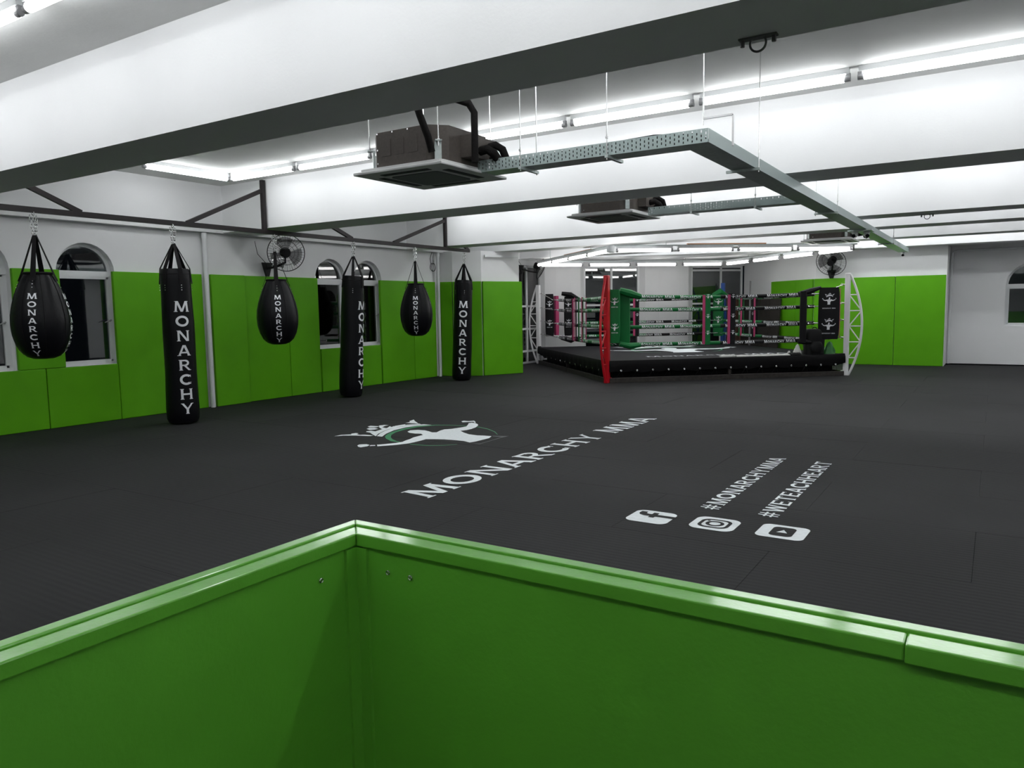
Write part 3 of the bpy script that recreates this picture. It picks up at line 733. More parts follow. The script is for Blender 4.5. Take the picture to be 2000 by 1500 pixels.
def pear_bag(angs, sph, tilt=0):
    t = thing('pear_punching_bag', 'x', 'punching bag', (0, 0, 0), 'pear shaped punching bags')
    def wob(a, z): return .010*math.cos(8*(a-sph))*(1 if z > 1.0 else 0)+.006*math.sin(3*a+z*6)
    fine = []
    for (r0, z0), (r1, z1) in zip(PP[:-1], PP[1:]): fine += [(r0, z0), ((r0+r1)/2, (z0+z1)/2)]
    fine.append(PP[-1])
    MB().lathe(fine, 48, wob=wob).build('bag_body', M_leather, t, smooth=True)
    for k in range(8):
        a = sph+PI/8+2*PI*k/8; m_ = MB()
        m_.tube([((interp(PP, z)+.0-.001)*math.cos(a), (interp(PP, z)-.001)*math.sin(a), z) for z in [1.0+.87*i/16 for i in range(17)]], .004, 5)
        m_.build('seam', M_strap, t, smooth=True)
    MB().torus((0, 0, 1.885), (0, 0, 1), .135, .014, 32, 8).build('collar', M_strap, t, smooth=True)
    straps(t, 2.30, .150, 1.88, 1.80, .182, .054, angs[0])
    rivets(t, lambda z: interp(PP, z)+.006, (1.80, 1.765, 1.73), angs[0])
    bag_common(t, 2.545, 2.29)
    for a in angs: wrap_text(t, 'MONARCHY', PP, a, 1.665, .088, .062, off=.010, wsc=1.25)
    return t
for (x, y, degs, lab) in ((-8.90, 4.27, (-16, 74), 'pear shaped black punching bag nearest the camera, by the leftmost windows'),
                          (-8.90, 7.55, (2,), 'middle pear shaped punching bag hanging in front of the wall fan'),
                          (-8.90, 10.72, (-3,), 'farthest pear shaped punching bag, left of the second drain pipe')):
    aa = [toward(x, y, d) for d in degs]
    t = pear_bag(aa, aa[0]); t.location = (x, y, 0); t['label'] = lab

# ================================================================== WALL FANS
def wall_fan(c_, face, mount, R_, label, wall_n):
    """c_ hub centre, face = direction the fan blows, mount = wall point"""
    t = thing('wall_fan', label, 'fan', tuple(mount), 'black wall fans')
    F = Vector(face).normalized(); c_ = Vector(c_); mount = Vector(mount); W = Vector(wall_n).normalized()
    x = F.orthogonal().normalized(); y = F.cross(x)
    cg = MB(); cg.torus(c_, F, R_, .007, 44, 6); cg.torus(c_+F*.045, F, R_*.66, .0025, 36, 4); cg.torus(c_-F*.05, F, R_*.66, .0025, 36, 4)
    cg.torus(c_+F*.065, F, R_*.2, .004, 24, 5); cg.torus(c_-F*.07, F, R_*.28, .004, 24, 5)
    cg.torus(c_+F*.05, F, R_*.43, .0025, 30, 4)
    for k in range(40):
        a = 2*PI*k/40; u = x*math.cos(a)+y*math.sin(a)
        cg.tube([c_+F*.065+u*R_*.2, c_+F*.052+u*R_*.55, c_+F*.03+u*R_*.85, c_+u*R_], .0018, 3, cap=False)
        if k % 2 == 0: cg.tube([c_-F*.07+u*R_*.28, c_-F*.055+u*R_*.6, c_-F*.03+u*R_*.88, c_+u*R_], .0018, 3, cap=False)
    cg.build('cage', M_black, t)
    MB().tube([c_+F*.060, c_+F*.075], R_*.21, 24).build('cage_badge', M_black, t)
    MB().tube([c_-F*.20, c_-F*.185, c_-F*.07, c_-F*.05], [.055, .078, .085, .06], 20).build('motor', M_black, t, smooth=True)
    for k in range(3):
        b = MB(); a0 = 2*PI*k/3+.4; n = 6; vs = []
        for i in range(n+1):
            a = a0+1.35*i/n; tw = (i/n-.5)*.05
            for rr in (.05, R_*.45, R_*.88):
                ww = tw*(1 if rr > .06 else .4)
                vs.append(c_+(x*math.cos(a)+y*math.sin(a))*rr*(1-.10*abs(i/n-.5) if rr > .1 else 1)+F*ww)
        o = len(vs); vs2 = vs+[v-F*.003 for v in vs]; fs = []
        for i in range(n):
            for j in range(2):
                p = i*3+j; fs.append((p, p+1, p+4, p+3)); fs.append((o+p+3, o+p+4, o+p+1, o+p))
        b.add(vs2, fs).build('blade', M_fanblade, t, smooth=True)
    el = c_-F*.13-Vector((0, 0, .16))
    MB().tube([c_-F*.12-Vector((0, 0, .05)), el, (el+mount)/2+Vector((0, 0, -.02))+W*.02, mount+W*.03], .020, 10).build('arm', M_black, t, smooth=True)
    s_ = W.cross(Vector((0, 0, 1))).normalized(); m_ = MB()
    tri = [(-.10, .09), (.10, .09), (.03, -.13), (-.03, -.13)]
    vs = [mount+s_*a+Vector((0, 0, b)) for a, b in tri]+[mount+s_*a+Vector((0, 0, b))+W*.03 for a, b in tri]
    m_.add(vs, [(0, 1, 2, 3), (7, 6, 5, 4), (0, 4, 5, 1), (1, 5, 6, 2), (2, 6, 7, 3), (3, 7, 4, 0)]); m_.build('mounting_plate', M_black, t)
    MB().tube([mount+W*.03, mount+W*.05+s_*.05+Vector((0, 0, .08)), mount+W*.02+s_*.18+Vector((0, 0, .22)), mount+W*.015+s_*.22+Vector((0, 0, .42))], .005, 6).build('cord', M_black, t, smooth=True)
    return t
M_fanblade = glassmat('fan_blade_clear_smoke', (0.62, 0.62, 0.62))
wall_fan((-9.60, 8.37, 2.36), (.80, -.50, -.12), (-10.0, 8.30, 2.13), .290, 'black wall fan on the window wall behind the middle pear bag', (1, 0, 0))
wall_fan((-3.22, 18.62, 2.355), (-.10, -.92, -.42), (-3.28, 19.08, 2.10), .325, 'black wall fan on the far wall right of the ring', (0, -1, 0))
wall_fan((-9.66, 16.55, 2.42), (.86, .36, -.40), (-10.05, 16.2, 2.40), .30, 'black wall fan seen edge on beside the glazed corner', (1, 0, 0))
o = MB(); o.torus((XL+.02, 12.66, 2.31), (1, 0, 0), .085, .006, 28, 6); o.torus((XL+.027, 12.67, 2.305), (1, .1, 0), .078, .005, 28, 6)
o.tube([(XL+.02, 12.60, 2.37), (XL+.015, 12.58, 2.48), (XL+.03, 12.62, 2.61)], .005, 6)
tag(o.build('cable_coil', M_black, smooth=True), 'small coil of black cable hanging high beside the drain pipe', 'cable')

# ================================================================== CASSETTE AIR CONDITIONERS
def ac_unit(cx, cy, z, label):
    t = thing('cassette_air_conditioner', label, 'air conditioner', (cx, cy, z), 'ceiling cassette units')
    h = .43; b = .36
    o = MB().prism([(cx-h, cy-h), (cx+h, cy-h), (cx+h, cy+h), (cx-h, cy+h)], z, z+.022).build('panel', M_acp, t)
    k = o.modifiers.new('b', 'BEVEL'); k.width = .006; k.segments = 2
    MB().prism(rrect(cx-h+.03, cy-h+.03, cx+h-.03, cy+h-.03, .05, 5), z+.022, z+.045).build('panel_lip', M_acp, t)
    MB().prism(rrect(cx-.23, cy-.23, cx+.23, cy+.23, .04, 5), z-.008, z).build('intake_grille', M_acg, t)
    for dx, dy in ((0, -1), (0, 1), (1, 0), (-1, 0)):
        if dx: m_ = MB().box(cx+dx*.285, cx+dx*.345, cy-.23, cy+.23, z-.003, z+.001)
        else: m_ = MB().box(cx-.23, cx+.23, cy+dy*.285, cy+dy*.345, z-.003, z+.001)
        s_ = m_.build('air_slot', M_slot, t)
        if dx: m_ = MB().box(cx+dx*.295, cx+dx*.300, cy-.22, cy+.22, z-.005, z-.003)
        else: m_ = MB().box(cx-.22, cx+.22, cy+dy*.295, cy+dy*.300, z-.005, z-.003)
        m_.build('louver', M_acg, s_)
    c_ = .12
    poly = [(cx-b+c_, cy-b), (cx+b-c_, cy-b), (cx+b, cy-b+c_), (cx+b, cy+b-c_), (cx+b-c_, cy+b), (cx-b+c_, cy+b), (cx-b, cy+b-c_), (cx-b, cy-b+c_)]
    MB().prism(poly, z+.045, z+.31).build('casing', M_ac, t)
    pc = MB()
    for k in range(3): pc.box(cx-b+c_+.05+k*.13, cx-b+c_+.14+k*.13, cy-b-.004, cy-b, z+.13, z+.25)
    pc.build('knockout', M_ac, t)
    sc_ = MB()
    for k in range(4): sc_.tube([(cx-b+c_+.01+k*.15, cy-b-.004, z+.30), (cx-b+c_+.01+k*.15, cy-b+.01, z+.30)], .007, 8)
    for zz in (z+.08, z+.18): sc_.tube([(cx-b+c_+.01, cy-b-.004, zz), (cx-b+c_+.01, cy-b+.01, zz)], .007, 8)
    sc_.build('screws', M_chrome, t)
    for sx in (-1, 1):
        for sy in (-1, 1):
            px, py = cx+sx*(b-c_/2+.012), cy+sy*(b-c_/2+.012)
            d = Vector((sx, sy, 0)).normalized(); 
            m_ = MB().bar((px, py, z+.06), (px, py, z+.19), .05, .02, up=tuple(d)); m_.bar((px, py, z+.19), (px+d.x*.05, py+d.y*.05, z+.19), .05, .008)
            br = m_.build('hanger_bracket', M_galv, t)
            qx, qy = px+d.x*.035, py+d.y*.035
            r_ = MB().tube([(qx, qy, z+.15), (qx, qy, ZC-.01)], .005, 6).tube([(qx, qy, z+.18), (qx, qy, z+.20)], .011, 6)
            r_.build('threaded_rod', M_chrome, t, smooth=True)
    # pipe box and insulated pipes
    o = MB().box(cx+b, cx+b+.10, cy-.10, cy+.22, z+.10, z+.26).build('pipe_box', M_ac, t)
    for k, (dy, dz, r_) in enumerate(((.14, .20, .030), (.02, .15, .034), (.16, .11, .026))):
        MB().tube([(cx+b+.08, cy+dy, z+dz), (cx+b+.16, cy+dy, z+dz+.01), (cx+b+.20, cy+dy+.03, z+dz-.02), (cx+b+.21, cy+dy+.10, z+.07)], r_, 10).build('insulated_pipe', M_foam, t, smooth=True)
    return t
a1 = ac_unit(-3.80, 4.81, 2.455, 'ceiling cassette air conditioner nearest the camera with insulated pipes')
MB().tube([(-3.50, 4.44, 2.56), (-3.50, 4.40, 2.66), (-3.52, 4.34, 2.80), (-3.55, 4.28, 3.0), (-3.56, 4.2, 3.05), (-3.6, 3.72, 3.08)], .027, 10).build('insulated_pipe', M_foam, a1, smooth=True)
MB().tube([(-3.30, 4.70, 2.50), (-3.30, 4.70, 2.86), (-3.32, 4.66, 2.92), (-3.38, 4.58, 2.945), (-3.62, 4.10, 2.98), (-3.75, 3.72, 3.0)], .027, 10).build('insulated_pipe', M_foam, a1, smooth=True)
ac_unit(-4.00, 8.64, 2.50, 'ceiling cassette air conditioner behind the second beam')
for nm, (cx, cy, zz) in {'flat cassette unit seen edge on above the ring': (-2.6, 14.9, 2.53)}.items():
    ac_unit(cx, cy, zz, nm)

# ================================================================== CABLE TRAY
tray = thing('cable_tray', 'perforated galvanised cable tray hung on rods under the beams', 'cable tray', (-1.69, 5.0, 2.46))
def tray_run(a, b, w_=.18, h=.088, z=2.462, cut=(0, 0, 0, 0), basecut=0):
    a, b = Vector((*a, z)), Vector((*b, z)); d = (b-a).normalized(); n = Vector((-d.y, d.x, 0)); a0 = a+d*basecut
    MB().prism([tuple((a0-n*w_/2).xy), tuple((b-n*w_/2).xy), tuple((b+n*w_/2).xy), tuple((a0+n*w_/2).xy)], z, z+.003).build('tray_base', M_galv, tray)
    for s, c0, c1 in ((-1, cut[0], cut[1]), (1, cut[2], cut[3])):
        p = a+n*s*w_/2+d*c0; q2 = b+n*s*w_/2-d*c1; t_ = n*s*.0025; L = (q2-p).length
        m_ = MB().add([p, q2, q2+Vector((0, 0, h)), p+Vector((0, 0, h)), p+t_, q2+t_, q2+t_+Vector((0, 0, h)), p+t_+Vector((0, 0, h))],
                      [(0, 1, 2, 3), (7, 6, 5, 4), (0, 4, 5, 1), (1, 5, 6, 2), (2, 6, 7, 3), (3, 7, 4, 0)])
        o = m_.build('tray_side', M_perf, tray, fix=False)
        uvl = o.data.uv_layers.new(name='uv'); vv = [(0, 0), (L, 0), (L, h), (0, h)]*2
        for lp in o.data.loops: uvl.data[lp.index].uv = vv[lp.vertex_index]
tray_run((-3.40, 4.97), (-1.60, 4.97), cut=(0, 0, 0, .18)); tray_run((-1.69, 4.885), (-1.69, 18.0), cut=(0, 0, .175, 0), basecut=.178); tray_run((-3.42, 8.40), (-1.785, 8.40))
MB().tube([(-3.30, 4.96, 2.50), (-2.6, 4.99, 2.535), (-2.0, 4.96, 2.545), (-1.72, 5.02, 2.53), (-1.69, 5.5, 2.50), (-1.69, 8.0, 2.50)], .030, 10).build('insulated_pipe', M_foam, tray, smooth=True)
MB().tube([(-3.3, 4.93, 2.49), (-2.5, 4.92, 2.50), (-1.75, 4.95, 2.50), (-1.72, 7, 2.49), (-1.72, 17.5, 2.49)], .022, 8).build('insulated_pipe', M_foam, tray, smooth=True)
for (x, y, dx, dy, ss) in ((-2.30, 4.97, 0, 1, (-1,)), (-3.0, 4.97, 0, 1, (-1, 1)), (-1.69, 6.0, 1, 0, (1,)), (-1.69, 9.4, 1, 0, (1, -1)), (-2.9, 8.40, 0, 1, (-1,)), (-2.2, 8.40, 0, 1, (-1,)), (-1.69, 15.0, 1, 0, (1, -1))):
    br = MB().box(x-(.13 if dx else .012), x+(.13 if dx else .012), y-(.13 if dy else .012), y+(.13 if dy else .012), 2.440, 2.460).build('support_bar', M_galv, tray)
    for s in ss:
        qx, qy = x+dx*s*.118, y+dy*s*.118
        MB().tube([(qx, qy, 2.43), (qx, qy, ZC-.01)], .0045, 6).tube([(qx, qy, 2.57), (qx, qy, 2.585)], .010, 6).build('threaded_rod', M_chrome, tray, smooth=True)
hk = MB().bar((-1.70, 5.08, 2.66), (-1.50, 5.08, 2.66), .012, .012); hk.bar((-1.50, 5.08, 2.66), (-1.50, 5.08, 2.46), .012, .012, up=(0, 1, 0))
hk.tube([(-1.70, 5.08, 2.62), (-1.70, 5.08, ZC-.01)], .0045, 6); hk.build('threaded_rod', M_chrome, tray)

# cameras under the tray
def cctv(x, y, z, d, label):
    t = thing('security_camera', label, 'camera', (x, y, z), 'turret cameras under the cable tray')
    MB().tube([(x, y, z-.025), (x, y, z)], .045, 18).build('base', M_house, t, smooth=True)
    D = Vector(d).normalized(); c_ = Vector((x, y, z-.045))
    MB().lathe([(.001, -.038), (.02, -.034), (.034, -.018), (.038, 0), (.034, .018), (.02, .034)], 16, c=tuple(c_)).build('ball', M_house, t, smooth=True)
    MB().tube([c_+D*.02, c_+D*.042], .026, 16).build('lens', M_black, t, smooth=True)
cctv(-1.76, 12.0, 2.440, (-.5, -1, -.5), 'white turret camera under the tray, left of the pair')
cctv(-1.62, 12.1, 2.440, (.5, -1, -.5), 'white turret camera under the tray, right of the pair')
MB().box(-1.85, -1.53, 11.9, 12.2, 2.441, 2.460).build('support_bar', M_galv, tray)
cctv(-1.69, 17.9, 2.46, (0, -1, -.6), 'small turret camera at the far end of the tray')
# ring anchors on beams
def anchor(x, y, label):
    t = thing('ring_anchor', label, 'anchor', (x, y, ZB), 'steel ring anchors under the beams')
    MB().box(x-.085, x+.085, y-.02, y+.02, ZB-.008, ZB-.001).build('plate', M_galvd, t)
    for s in (-1, 1): MB().tube([(x+s*.07, y, ZB-.035), (x+s*.07, y, ZB-.006)], .010, 8).build('bolt', M_galvd, t)
    MB().torus((x, y, ZB-.030), (0, 1, 0), .036, .0055, 22, 6).build('ring', M_galvd, t, smooth=True)
M_galvd = mat('dull_steel', (0.12, 0.12, 0.12), 0.5, metal=.6)
anchor(-.96, 3.62, 'steel ring anchor under the big front beam')
anchor(-.86, 12.12, 'steel ring anchor under the third beam near the tray')

# ================================================================== BOXING RING
N_, E_, W_, F_ = Vector((-6.10, 12.84, 0)), Vector((-2.46, 16.07, 0)), Vector((-9.85, 16.70, 0)), Vector((-6.10, 19.95, 0))
RC = (N_+E_+W_+F_)/4
ring = thing('boxing_ring', 'black canvas boxing ring with red, white and blue corner posts and printed ropes', 'boxing ring', tuple(RC))
OUT = {'N': Vector((0, -1, 0)), 'E': Vector((1, 0, 0)), 'W': Vector((-1, 0, 0)), 'F': Vector((0, 1, 0))}
CORN = {'N': N_, 'E': E_, 'W': W_, 'F': F_}
def post(k, m_, lab):
    p = CORN[k]; u = OUT[k]; s_ = Vector((-u.y, u.x, 0))
    m = MB().bar(p, p+Vector((0, 0, 2.0)), .095, .095, up=tuple(u)); m.bar(p-u*.06+s_*.0+Vector((0, 0, .005)), p-u*.06+Vector((0, 0, .10)), .13, .05, up=tuple(u))
    po = m.build('post', m_, ring, label=lab); b = po.modifiers.new('b', 'BEVEL'); b.width = .008; b.segments = 2
    def bow(z): 
        q_ = max(0.0, 1-((z-.98)/.98)**2); return p+u*(.047+.225*q_)+Vector((0, 0, z))
    MB().tube([bow(1.96*i/24) for i in range(25)], .023, 8).build('bow_tube', m_, po, smooth=True)
    zz = MB(); lv = [1.58, 1.27, .97, .66, .35]; inn = lambda z: p+u*.045+Vector((0, 0, z))
    for z in lv: zz.tube([inn(z), bow(z)], .014, 6)
    for a, b in ((inn(1.56), bow(1.28)), (bow(1.26), inn(.98)), (inn(.96), bow(.67)), (bow(.65), inn(.36))): zz.tube([a, b], .013, 6)
    zz.build('lattice', m_, po, smooth=True)
    bt = MB()
    for z in (.75, 1.09, 1.42, 1.78):
        a = p-u*.045+Vector((0, 0, z)); bt.tube([a, a-u*.05], .012, 8); bt.torus(a-u*.065, s_, .020, .005, 14, 5)
    bt.build('rope_hook', M_chrome, po, smooth=True)
    return po
post('N', M_red, 'red corner post'); post('E', M_postw, 'white corner post'); post('W', M_postw, 'white corner post'); post('F', M_blue, 'blue corner post')
def inset(p, d): return p+(RC-p).normalized()*d
ins = .06; A = {k: inset(CORN[k], ins) for k in CORN}
MB().prism([tuple(A[k].xy) for k in 'NEFW'], .355, .418).build('canvas', M_canvas, ring)
MB().prism([tuple(inset(CORN[k], .25).xy) for k in 'NEFW'], .02, .35).build('platform_core', M_apron, ring)
U1 = (E_-N_).normalized(); V1 = Vector((-U1.y, U1.x, 0))
cc = RC.copy(); sc = 1.62
mp = lambda z: (lambda x, y: tuple(cc+U1*(x*sc+.1)+V1*(y*sc+.12)+Vector((0, 0, z))))
put_logo(MB(), WHITE_KEYS, mp(.4200)).build('emblem', M_print, ring, fix=False, label='white crowned figure printed on the canvas')
put_logo(MB(), ['arcG', 'ring1', 'ring2'], mp(.4195)).build('emblem_ring', M_printg, ring, fix=False)
q, tw = text_quads('MONARCHY MMA', .19, smallcaps=True, width=3.0)
put(MB(), q, lambda u, v: tuple(cc+U1*(u-1.3)+V1*(v-1.98)+Vector((0, 0, .420)))).build('lettering', M_print, ring, fix=False)
for (p, q_, nm) in ((N_, E_, 0), (W_, N_, 1), (E_, F_, 2), (F_, W_, 3)):
    d = (q_-p); L = d.length; d.normalize(); n = Vector((d.y, -d.x, 0))
    if n.dot(p-RC) < 0: n = -n
    # base beam with a paler strip along its top outer edge
    a, b = p+d*.05, q_-d*.05
    for s0, s1 in ((0, .495), (.505, 1)):
        aa, bb = a+(b-a)*s0, a+(b-a)*s1
        MB().bar(aa+Vector((0, 0, .045)), bb+Vector((0, 0, .045)), .06, .085).build('base_beam', M_ringsteel, ring)
        MB().bar(aa+n*.027+Vector((0, 0, .0885)), bb+n*.027+Vector((0, 0, .0885)), .010, .004).build('pale_edge', M_edge, ring)
    sp = MB().bar(p+d*L/2+Vector((0, 0, .0)), p+d*L/2+Vector((0, 0, .36)), .05, .05, up=tuple(n)); sp.build('splice_bracket', M_ringsteel, ring)
    # hanging apron with a sagging hem
    ap = MB(); NN = 44; o = 0; hang = .20
    cols = []
    for i in range(NN+1):
        t = i/NN; c0 = p+d*(.04+(L-.08)*t)
        hem = hang+.012*math.sin(i*1.9)+.008*math.sin(i*.7)
        if nm == 1: hem += .06*max(0, (.14-t)/.14)
        if nm == 0: hem += .05*max(0, (t-.93)/.07)
        w0 = .006*math.sin(i*2.3)
        lump = .02*max(0, (t-.93)/.07) if nm == 0 else (.03*max(0, (.04-t)/.04) if nm == 1 else 0)
        cols.append([c0-n*.03+Vector((0, 0, .421+lump)), c0+n*.028+Vector((0, 0, .416+lump)), c0+n*(.048)+Vector((0, 0, .385)), c0+n*(.052+w0)+Vector((0, 0, .30)), c0+n*(.045+w0*2)+Vector((0, 0, hem)), c0+n*(.036+w0*2)+Vector((0, 0, hem)), c0+n*(.036)+Vector((0, 0, .385)), c0-n*.03+Vector((0, 0, .4185))])
    for c_ in cols: ap.v += [tuple(v) for v in c_]
    k_ = 8
    for i in range(NN):
        for j in range(k_-1): ap.f.append((i*k_+j, i*k_+j+1, (i+1)*k_+j+1, (i+1)*k_+j))
    ap.build('apron', M_apron, ring, smooth=True)
    if nm in (0, 1):
        ey = MB(); lc = MB()
        for i in range(15 if nm == 0 else 13):
            t = (i+.5)/(15 if nm == 0 else 13); c0 = p+d*(.1+(L-.2)*t)+n*.062+Vector((0, 0, .228))
            ey.torus(c0, n, .013, .005, 14, 5); b0 = c0-n*.02-Vector((0, 0, .225-.088))
            lc.tube([c0, b0-d*.09], .0025, 4); lc.tube([c0, b0+d*.05], .0025, 4)
        ey.build('eyelets', M_chrome, ring, smooth=True); lc.build('lacing', M_ropeb, ring)
# ropes
RZ = [.70, 1.03, 1.37, 1.62]; HZ = [.75, 1.09, 1.42, 1.78]; RR = .036
Nd = {k: CORN[k]-OUT[k]*.42 for k in CORN}
def rope(p, q_, nrm, ca, cb, z, t0, t1, texts, sag=.02):
    d = q_-p; L = d.length; d.normalize()
    def pos(s): t = s/L; return p+d*s+Vector((0, 0, z-sag*4*t*(1-t)))
    s0, s1 = t0*L, t1*L; mid = (s0+s1)/2
    core = MB().tube([pos(-.02), pos(s0+.02)], .010, 6); core.tube([pos(s1-.02), pos(L)], .010, 6)
    for s in (s0, s1): core.tube([pos(s-.03), pos(s+.03)], .020, 8)
    r_ = MB().tube([pos(s0+(mid-s0)*i/8) for i in range(9)], RR, 12).build('rope', ca, ring, smooth=True)
    MB().tube([pos(mid+(s1-mid)*i/8) for i in range(9)], RR, 12).build('rope_sleeve', cb, r_, smooth=True)
    core.build('turnbuckle', M_chrome, r_, smooth=True)
    q0, tw_ = text_quads('MONARCHY MMA', .060, smallcaps=True, width=.66); lt = MB()
    flip = d.cross(Vector((0, 0, 1))).dot(nrm) < 0
    for st in texts:
        def fn(u, v):
            s = st*L+(u if not flip else -u); a = (v-.028)/RR*.95; c_ = pos(s)
            return tuple(c_+nrm*math.cos(a)*(RR+.0022)+Vector((0, 0, math.sin(a)*(RR+.0022))))
        put(lt, q0, fn)
    lt.build('lettering', M_letter, r_, fix=False)
sides = [('N', 'E', 1, M_ropeg, M_ropeb, .06, .915), ('N', 'W', 1, M_ropeg, M_ropeb, .05, .86), ('W', 'F', -1, M_ropeg, M_ropeb, .16, .95), ('F', 'E', -1, M_ropeg, M_ropeb, .06, .92)]
for a, b, sg, ca, cb, t0, t1 in sides:
    p, q_ = Nd[a], Nd[b]; d = (q_-p).normalized(); n = Vector((d.y, -d.x, 0))
    if n.dot(p-RC) < 0: n = -n
    n = n*sg; L = (q_-p).length
    flip = d.cross(Vector((0, 0, 1))).dot(n) < 0
    for i, z in enumerate(RZ):
        tx = []
        base = (.105, .285, .50, .70) if not flip else (.30, .50, .70, .88)
        for x in base: tx.append(x+(.01*(i % 2)))
        rope(p, q_, n, ca, cb, z, t0, t1, tx, sag=(.04 if i == 3 else .03 if i == 2 else .012))
for k in CORN:
    p, u = CORN[k], OUT[k]
    tb = MB()
    for z, h in zip(RZ, HZ):
        a = p-u*.10+Vector((0, 0, h)); b = Nd[k]+Vector((0, 0, z)); tb.tube([a, a+(b-a)*.25], .006, 6); tb.tube([a+(b-a)*.25, a+(b-a)*.75], .012, 8); tb.tube([a+(b-a)*.75, b], .006, 6)
    tb.build('turnbuckle', M_chrome, ring, smooth=True)
# vertical ties between ropes
def tie(a, b, t, w_, m_, pink=0, logo=True, sgn=1, z0=.66, z1=1.64):
    p, q_ = Nd[a], Nd[b]; d = (q_-p).normalized(); n = Vector((d.y, -d.x, 0))
    if n.dot(p-RC) < 0: n = -n
    n = n*sgn; c_ = p+(q_-p)*t
    pts = []
    o = MB().bar(c_+n*.048+Vector((0, 0, z0)), c_+n*.048+Vector((0, 0, z1)), w_, .012, up=tuple(n)); o.bar(c_-n*.048+Vector((0, 0, z0)), c_-n*.048+Vector((0, 0, z1)), w_, .012, up=tuple(n))
    st = o.build('rope_tie', m_, ring)
    if pink:
        e_ = c_+d*pink*(w_/2+.028)
        MB().bar(e_+n*.040+Vector((0, 0, z0+.01)), e_+n*.040+Vector((0, 0, z1-.02)), .05, .02, up=tuple(n)).build('edge_strip', M_pink, st)
    if logo and w_ > .06:
        m2 = MB(); rd = d if d.cross(Vector((0, 0, 1))).dot(n) > 0 else -d
        for zc in (z1-.06, 1.20, .88):
            put_logo(m2, WHITE_KEYS, lambda x, y: tuple(c_+n*.0555+rd*x*.045+Vector((0, 0, zc+y*.045))))
        m2.build('emblem', M_letter, st, fix=False)
tie('N', 'E', .425, .10, M_ropeg, -1); tie('N', 'E', .545, .10, M_ropeb, -1)
tie('N', 'W', .60, .05, M_ropeb, -1, False); tie('N', 'W', .49, .06, M_ropeg, 0, False); tie('N', 'W', .44, .03, M_pink, 0, False); tie('N', 'W', .555, .03, M_pink, 0, False)
tie('W', 'F', .50, .10, M_ropeb, -1, True, -1); tie('F', 'E', .27, .07, M_ropeg, 1, True, -1); tie('F', 'E', .41, .07, M_ropeb, 1, True, -1)
# corner pads
def pad_c(c_, face, w_, z0, z1, th, m_, name='corner_pad', logos=(1.50, 1.02), edge=None, ls=None, bulge=.02):
    F = Vector((*face, 0)).normalized(); s_ = Vector((-F.y, F.x, 0)); c_ = Vector((*c_, 0)); m = MB(); nz = 10; k_ = 8
    for i in range(nz+1):
        z = z0+(z1-z0)*i/nz; e = 1-.12*(abs(i/nz-.5)*2)**6; b_ = bulge*math.sin(PI*i/nz)
        for x, y in ((-.5, -.3), (-.42, -.5), (.42, -.5), (.5, -.3), (.5, .3), (.42, .5), (-.42, .5), (-.5, .3)):
            m.v.append(tuple(c_+s_*x*w_*e+F*y*(th+b_)+Vector((0, 0, z))))
    for i in range(nz):
        for j in range(k_): j2 = (j+1) % k_; m.f.append((i*k_+j, i*k_+j2, (i+1)*k_+j2, (i+1)*k_+j))
    m.f.append(tuple(range(k_-1, -1, -1))); m.f.append(tuple(nz*k_+j for j in range(k_)))
    o = m.build(name, m_, ring, smooth=True)
    ls = ls or w_*.78/2.1
    m2 = MB(); rs = -s_ if s_.cross(Vector((0, 0, 1))).dot(F) < 0 else s_
    for zc in logos:
        zz = lambda z: (th+bulge*math.sin(PI*(z-z0)/(z1-z0)))/2+.004
        put_logo(m2, WHITE_KEYS, lambda x, y: tuple(c_+F*zz(zc)+rs*x*ls+Vector((0, 0, zc+y*ls))))
        q, tw_ = text_quads('MONARCHY MMA', .020, width=w_*.62)
        put(m2, q, lambda u, v: tuple(c_+F*zz(zc)+rs*(u-tw_/2)+Vector((0, 0, zc-1.16*ls+v-.01))))
    if logos: m2.build('emblem', M_letter, o, fix=False)
    if edge:
        e0 = c_+rs*edge*(w_/2+.006)
        MB().bar(e0+Vector((0, 0, z0+.02)), e0+Vector((0, 0, z1-.02)), .012, th*.9, up=tuple(F)).build('edge_strip', M_pink, o)
    return o
cam_dir = lambda p: (-p.x, -p.y)
def lat(p, a, depth=0):     # a metres to the right as seen from the entrance, depth metres farther away
    r = Vector((.842, .539, 0)); f = Vector((-.539, .842, 0)); q = p+r*a+f*depth; return (q.x, q.y)
pad_c(lat(N_, .165, .12), (.35, -.94), .20, .74, 1.74, .06, M_ropeg)
pad_c(lat(N_, .37, .30), (.35, -.94), .22, .66, 1.72, .09, M_ropeg, logos=())
pad_c(lat(E_, -.36, .0), (.20, -.98), .385, .72, 1.73, .05, M_ropeb, logos=(1.47, .98), edge=1, ls=.125)
pad_c(lat(E_, -.88, -.05), (.20, -.98), .13, .66, 1.66, .11, M_ropeb, logos=())
pad_c(lat(W_, .285, .0), (.45, -.9), .22, .70, 1.77, .05, M_ropeb)
pad_c(lat(W_, .46, .08), (.8, -.6), .10, .72, 1.72, .14, M_pink, logos=(), name='corner_pad')
pad_c(lat(W_, .78, .15), (.45, -.9), .23, .68, 1.70, .08, M_ropeb)
pad_c(lat(F_, -.20, -.30), (.25, -.97), .27, .62, 1.74, .10, M_ropeg)
def fold(p, q_, r, m_, zs):
    c_ = MB().tube([(*p, zs[0]), (*lat(Vector((*p, 0)), .5*(q_), 0), zs[1]), (*lat(Vector((*p, 0)), q_, 0), zs[2])], r, 8)
    return c_.build('rope_cover', m_, ring, smooth=True)
fold(lat(E_, -.95, 0), .42, [.055, .06, .03], M_ropeb, (1.60, 1.66, 1.73))
fold(lat(E_, -.95, 0), .25, [.05, .055, .03], M_ropeb, (.69, .68, .66))
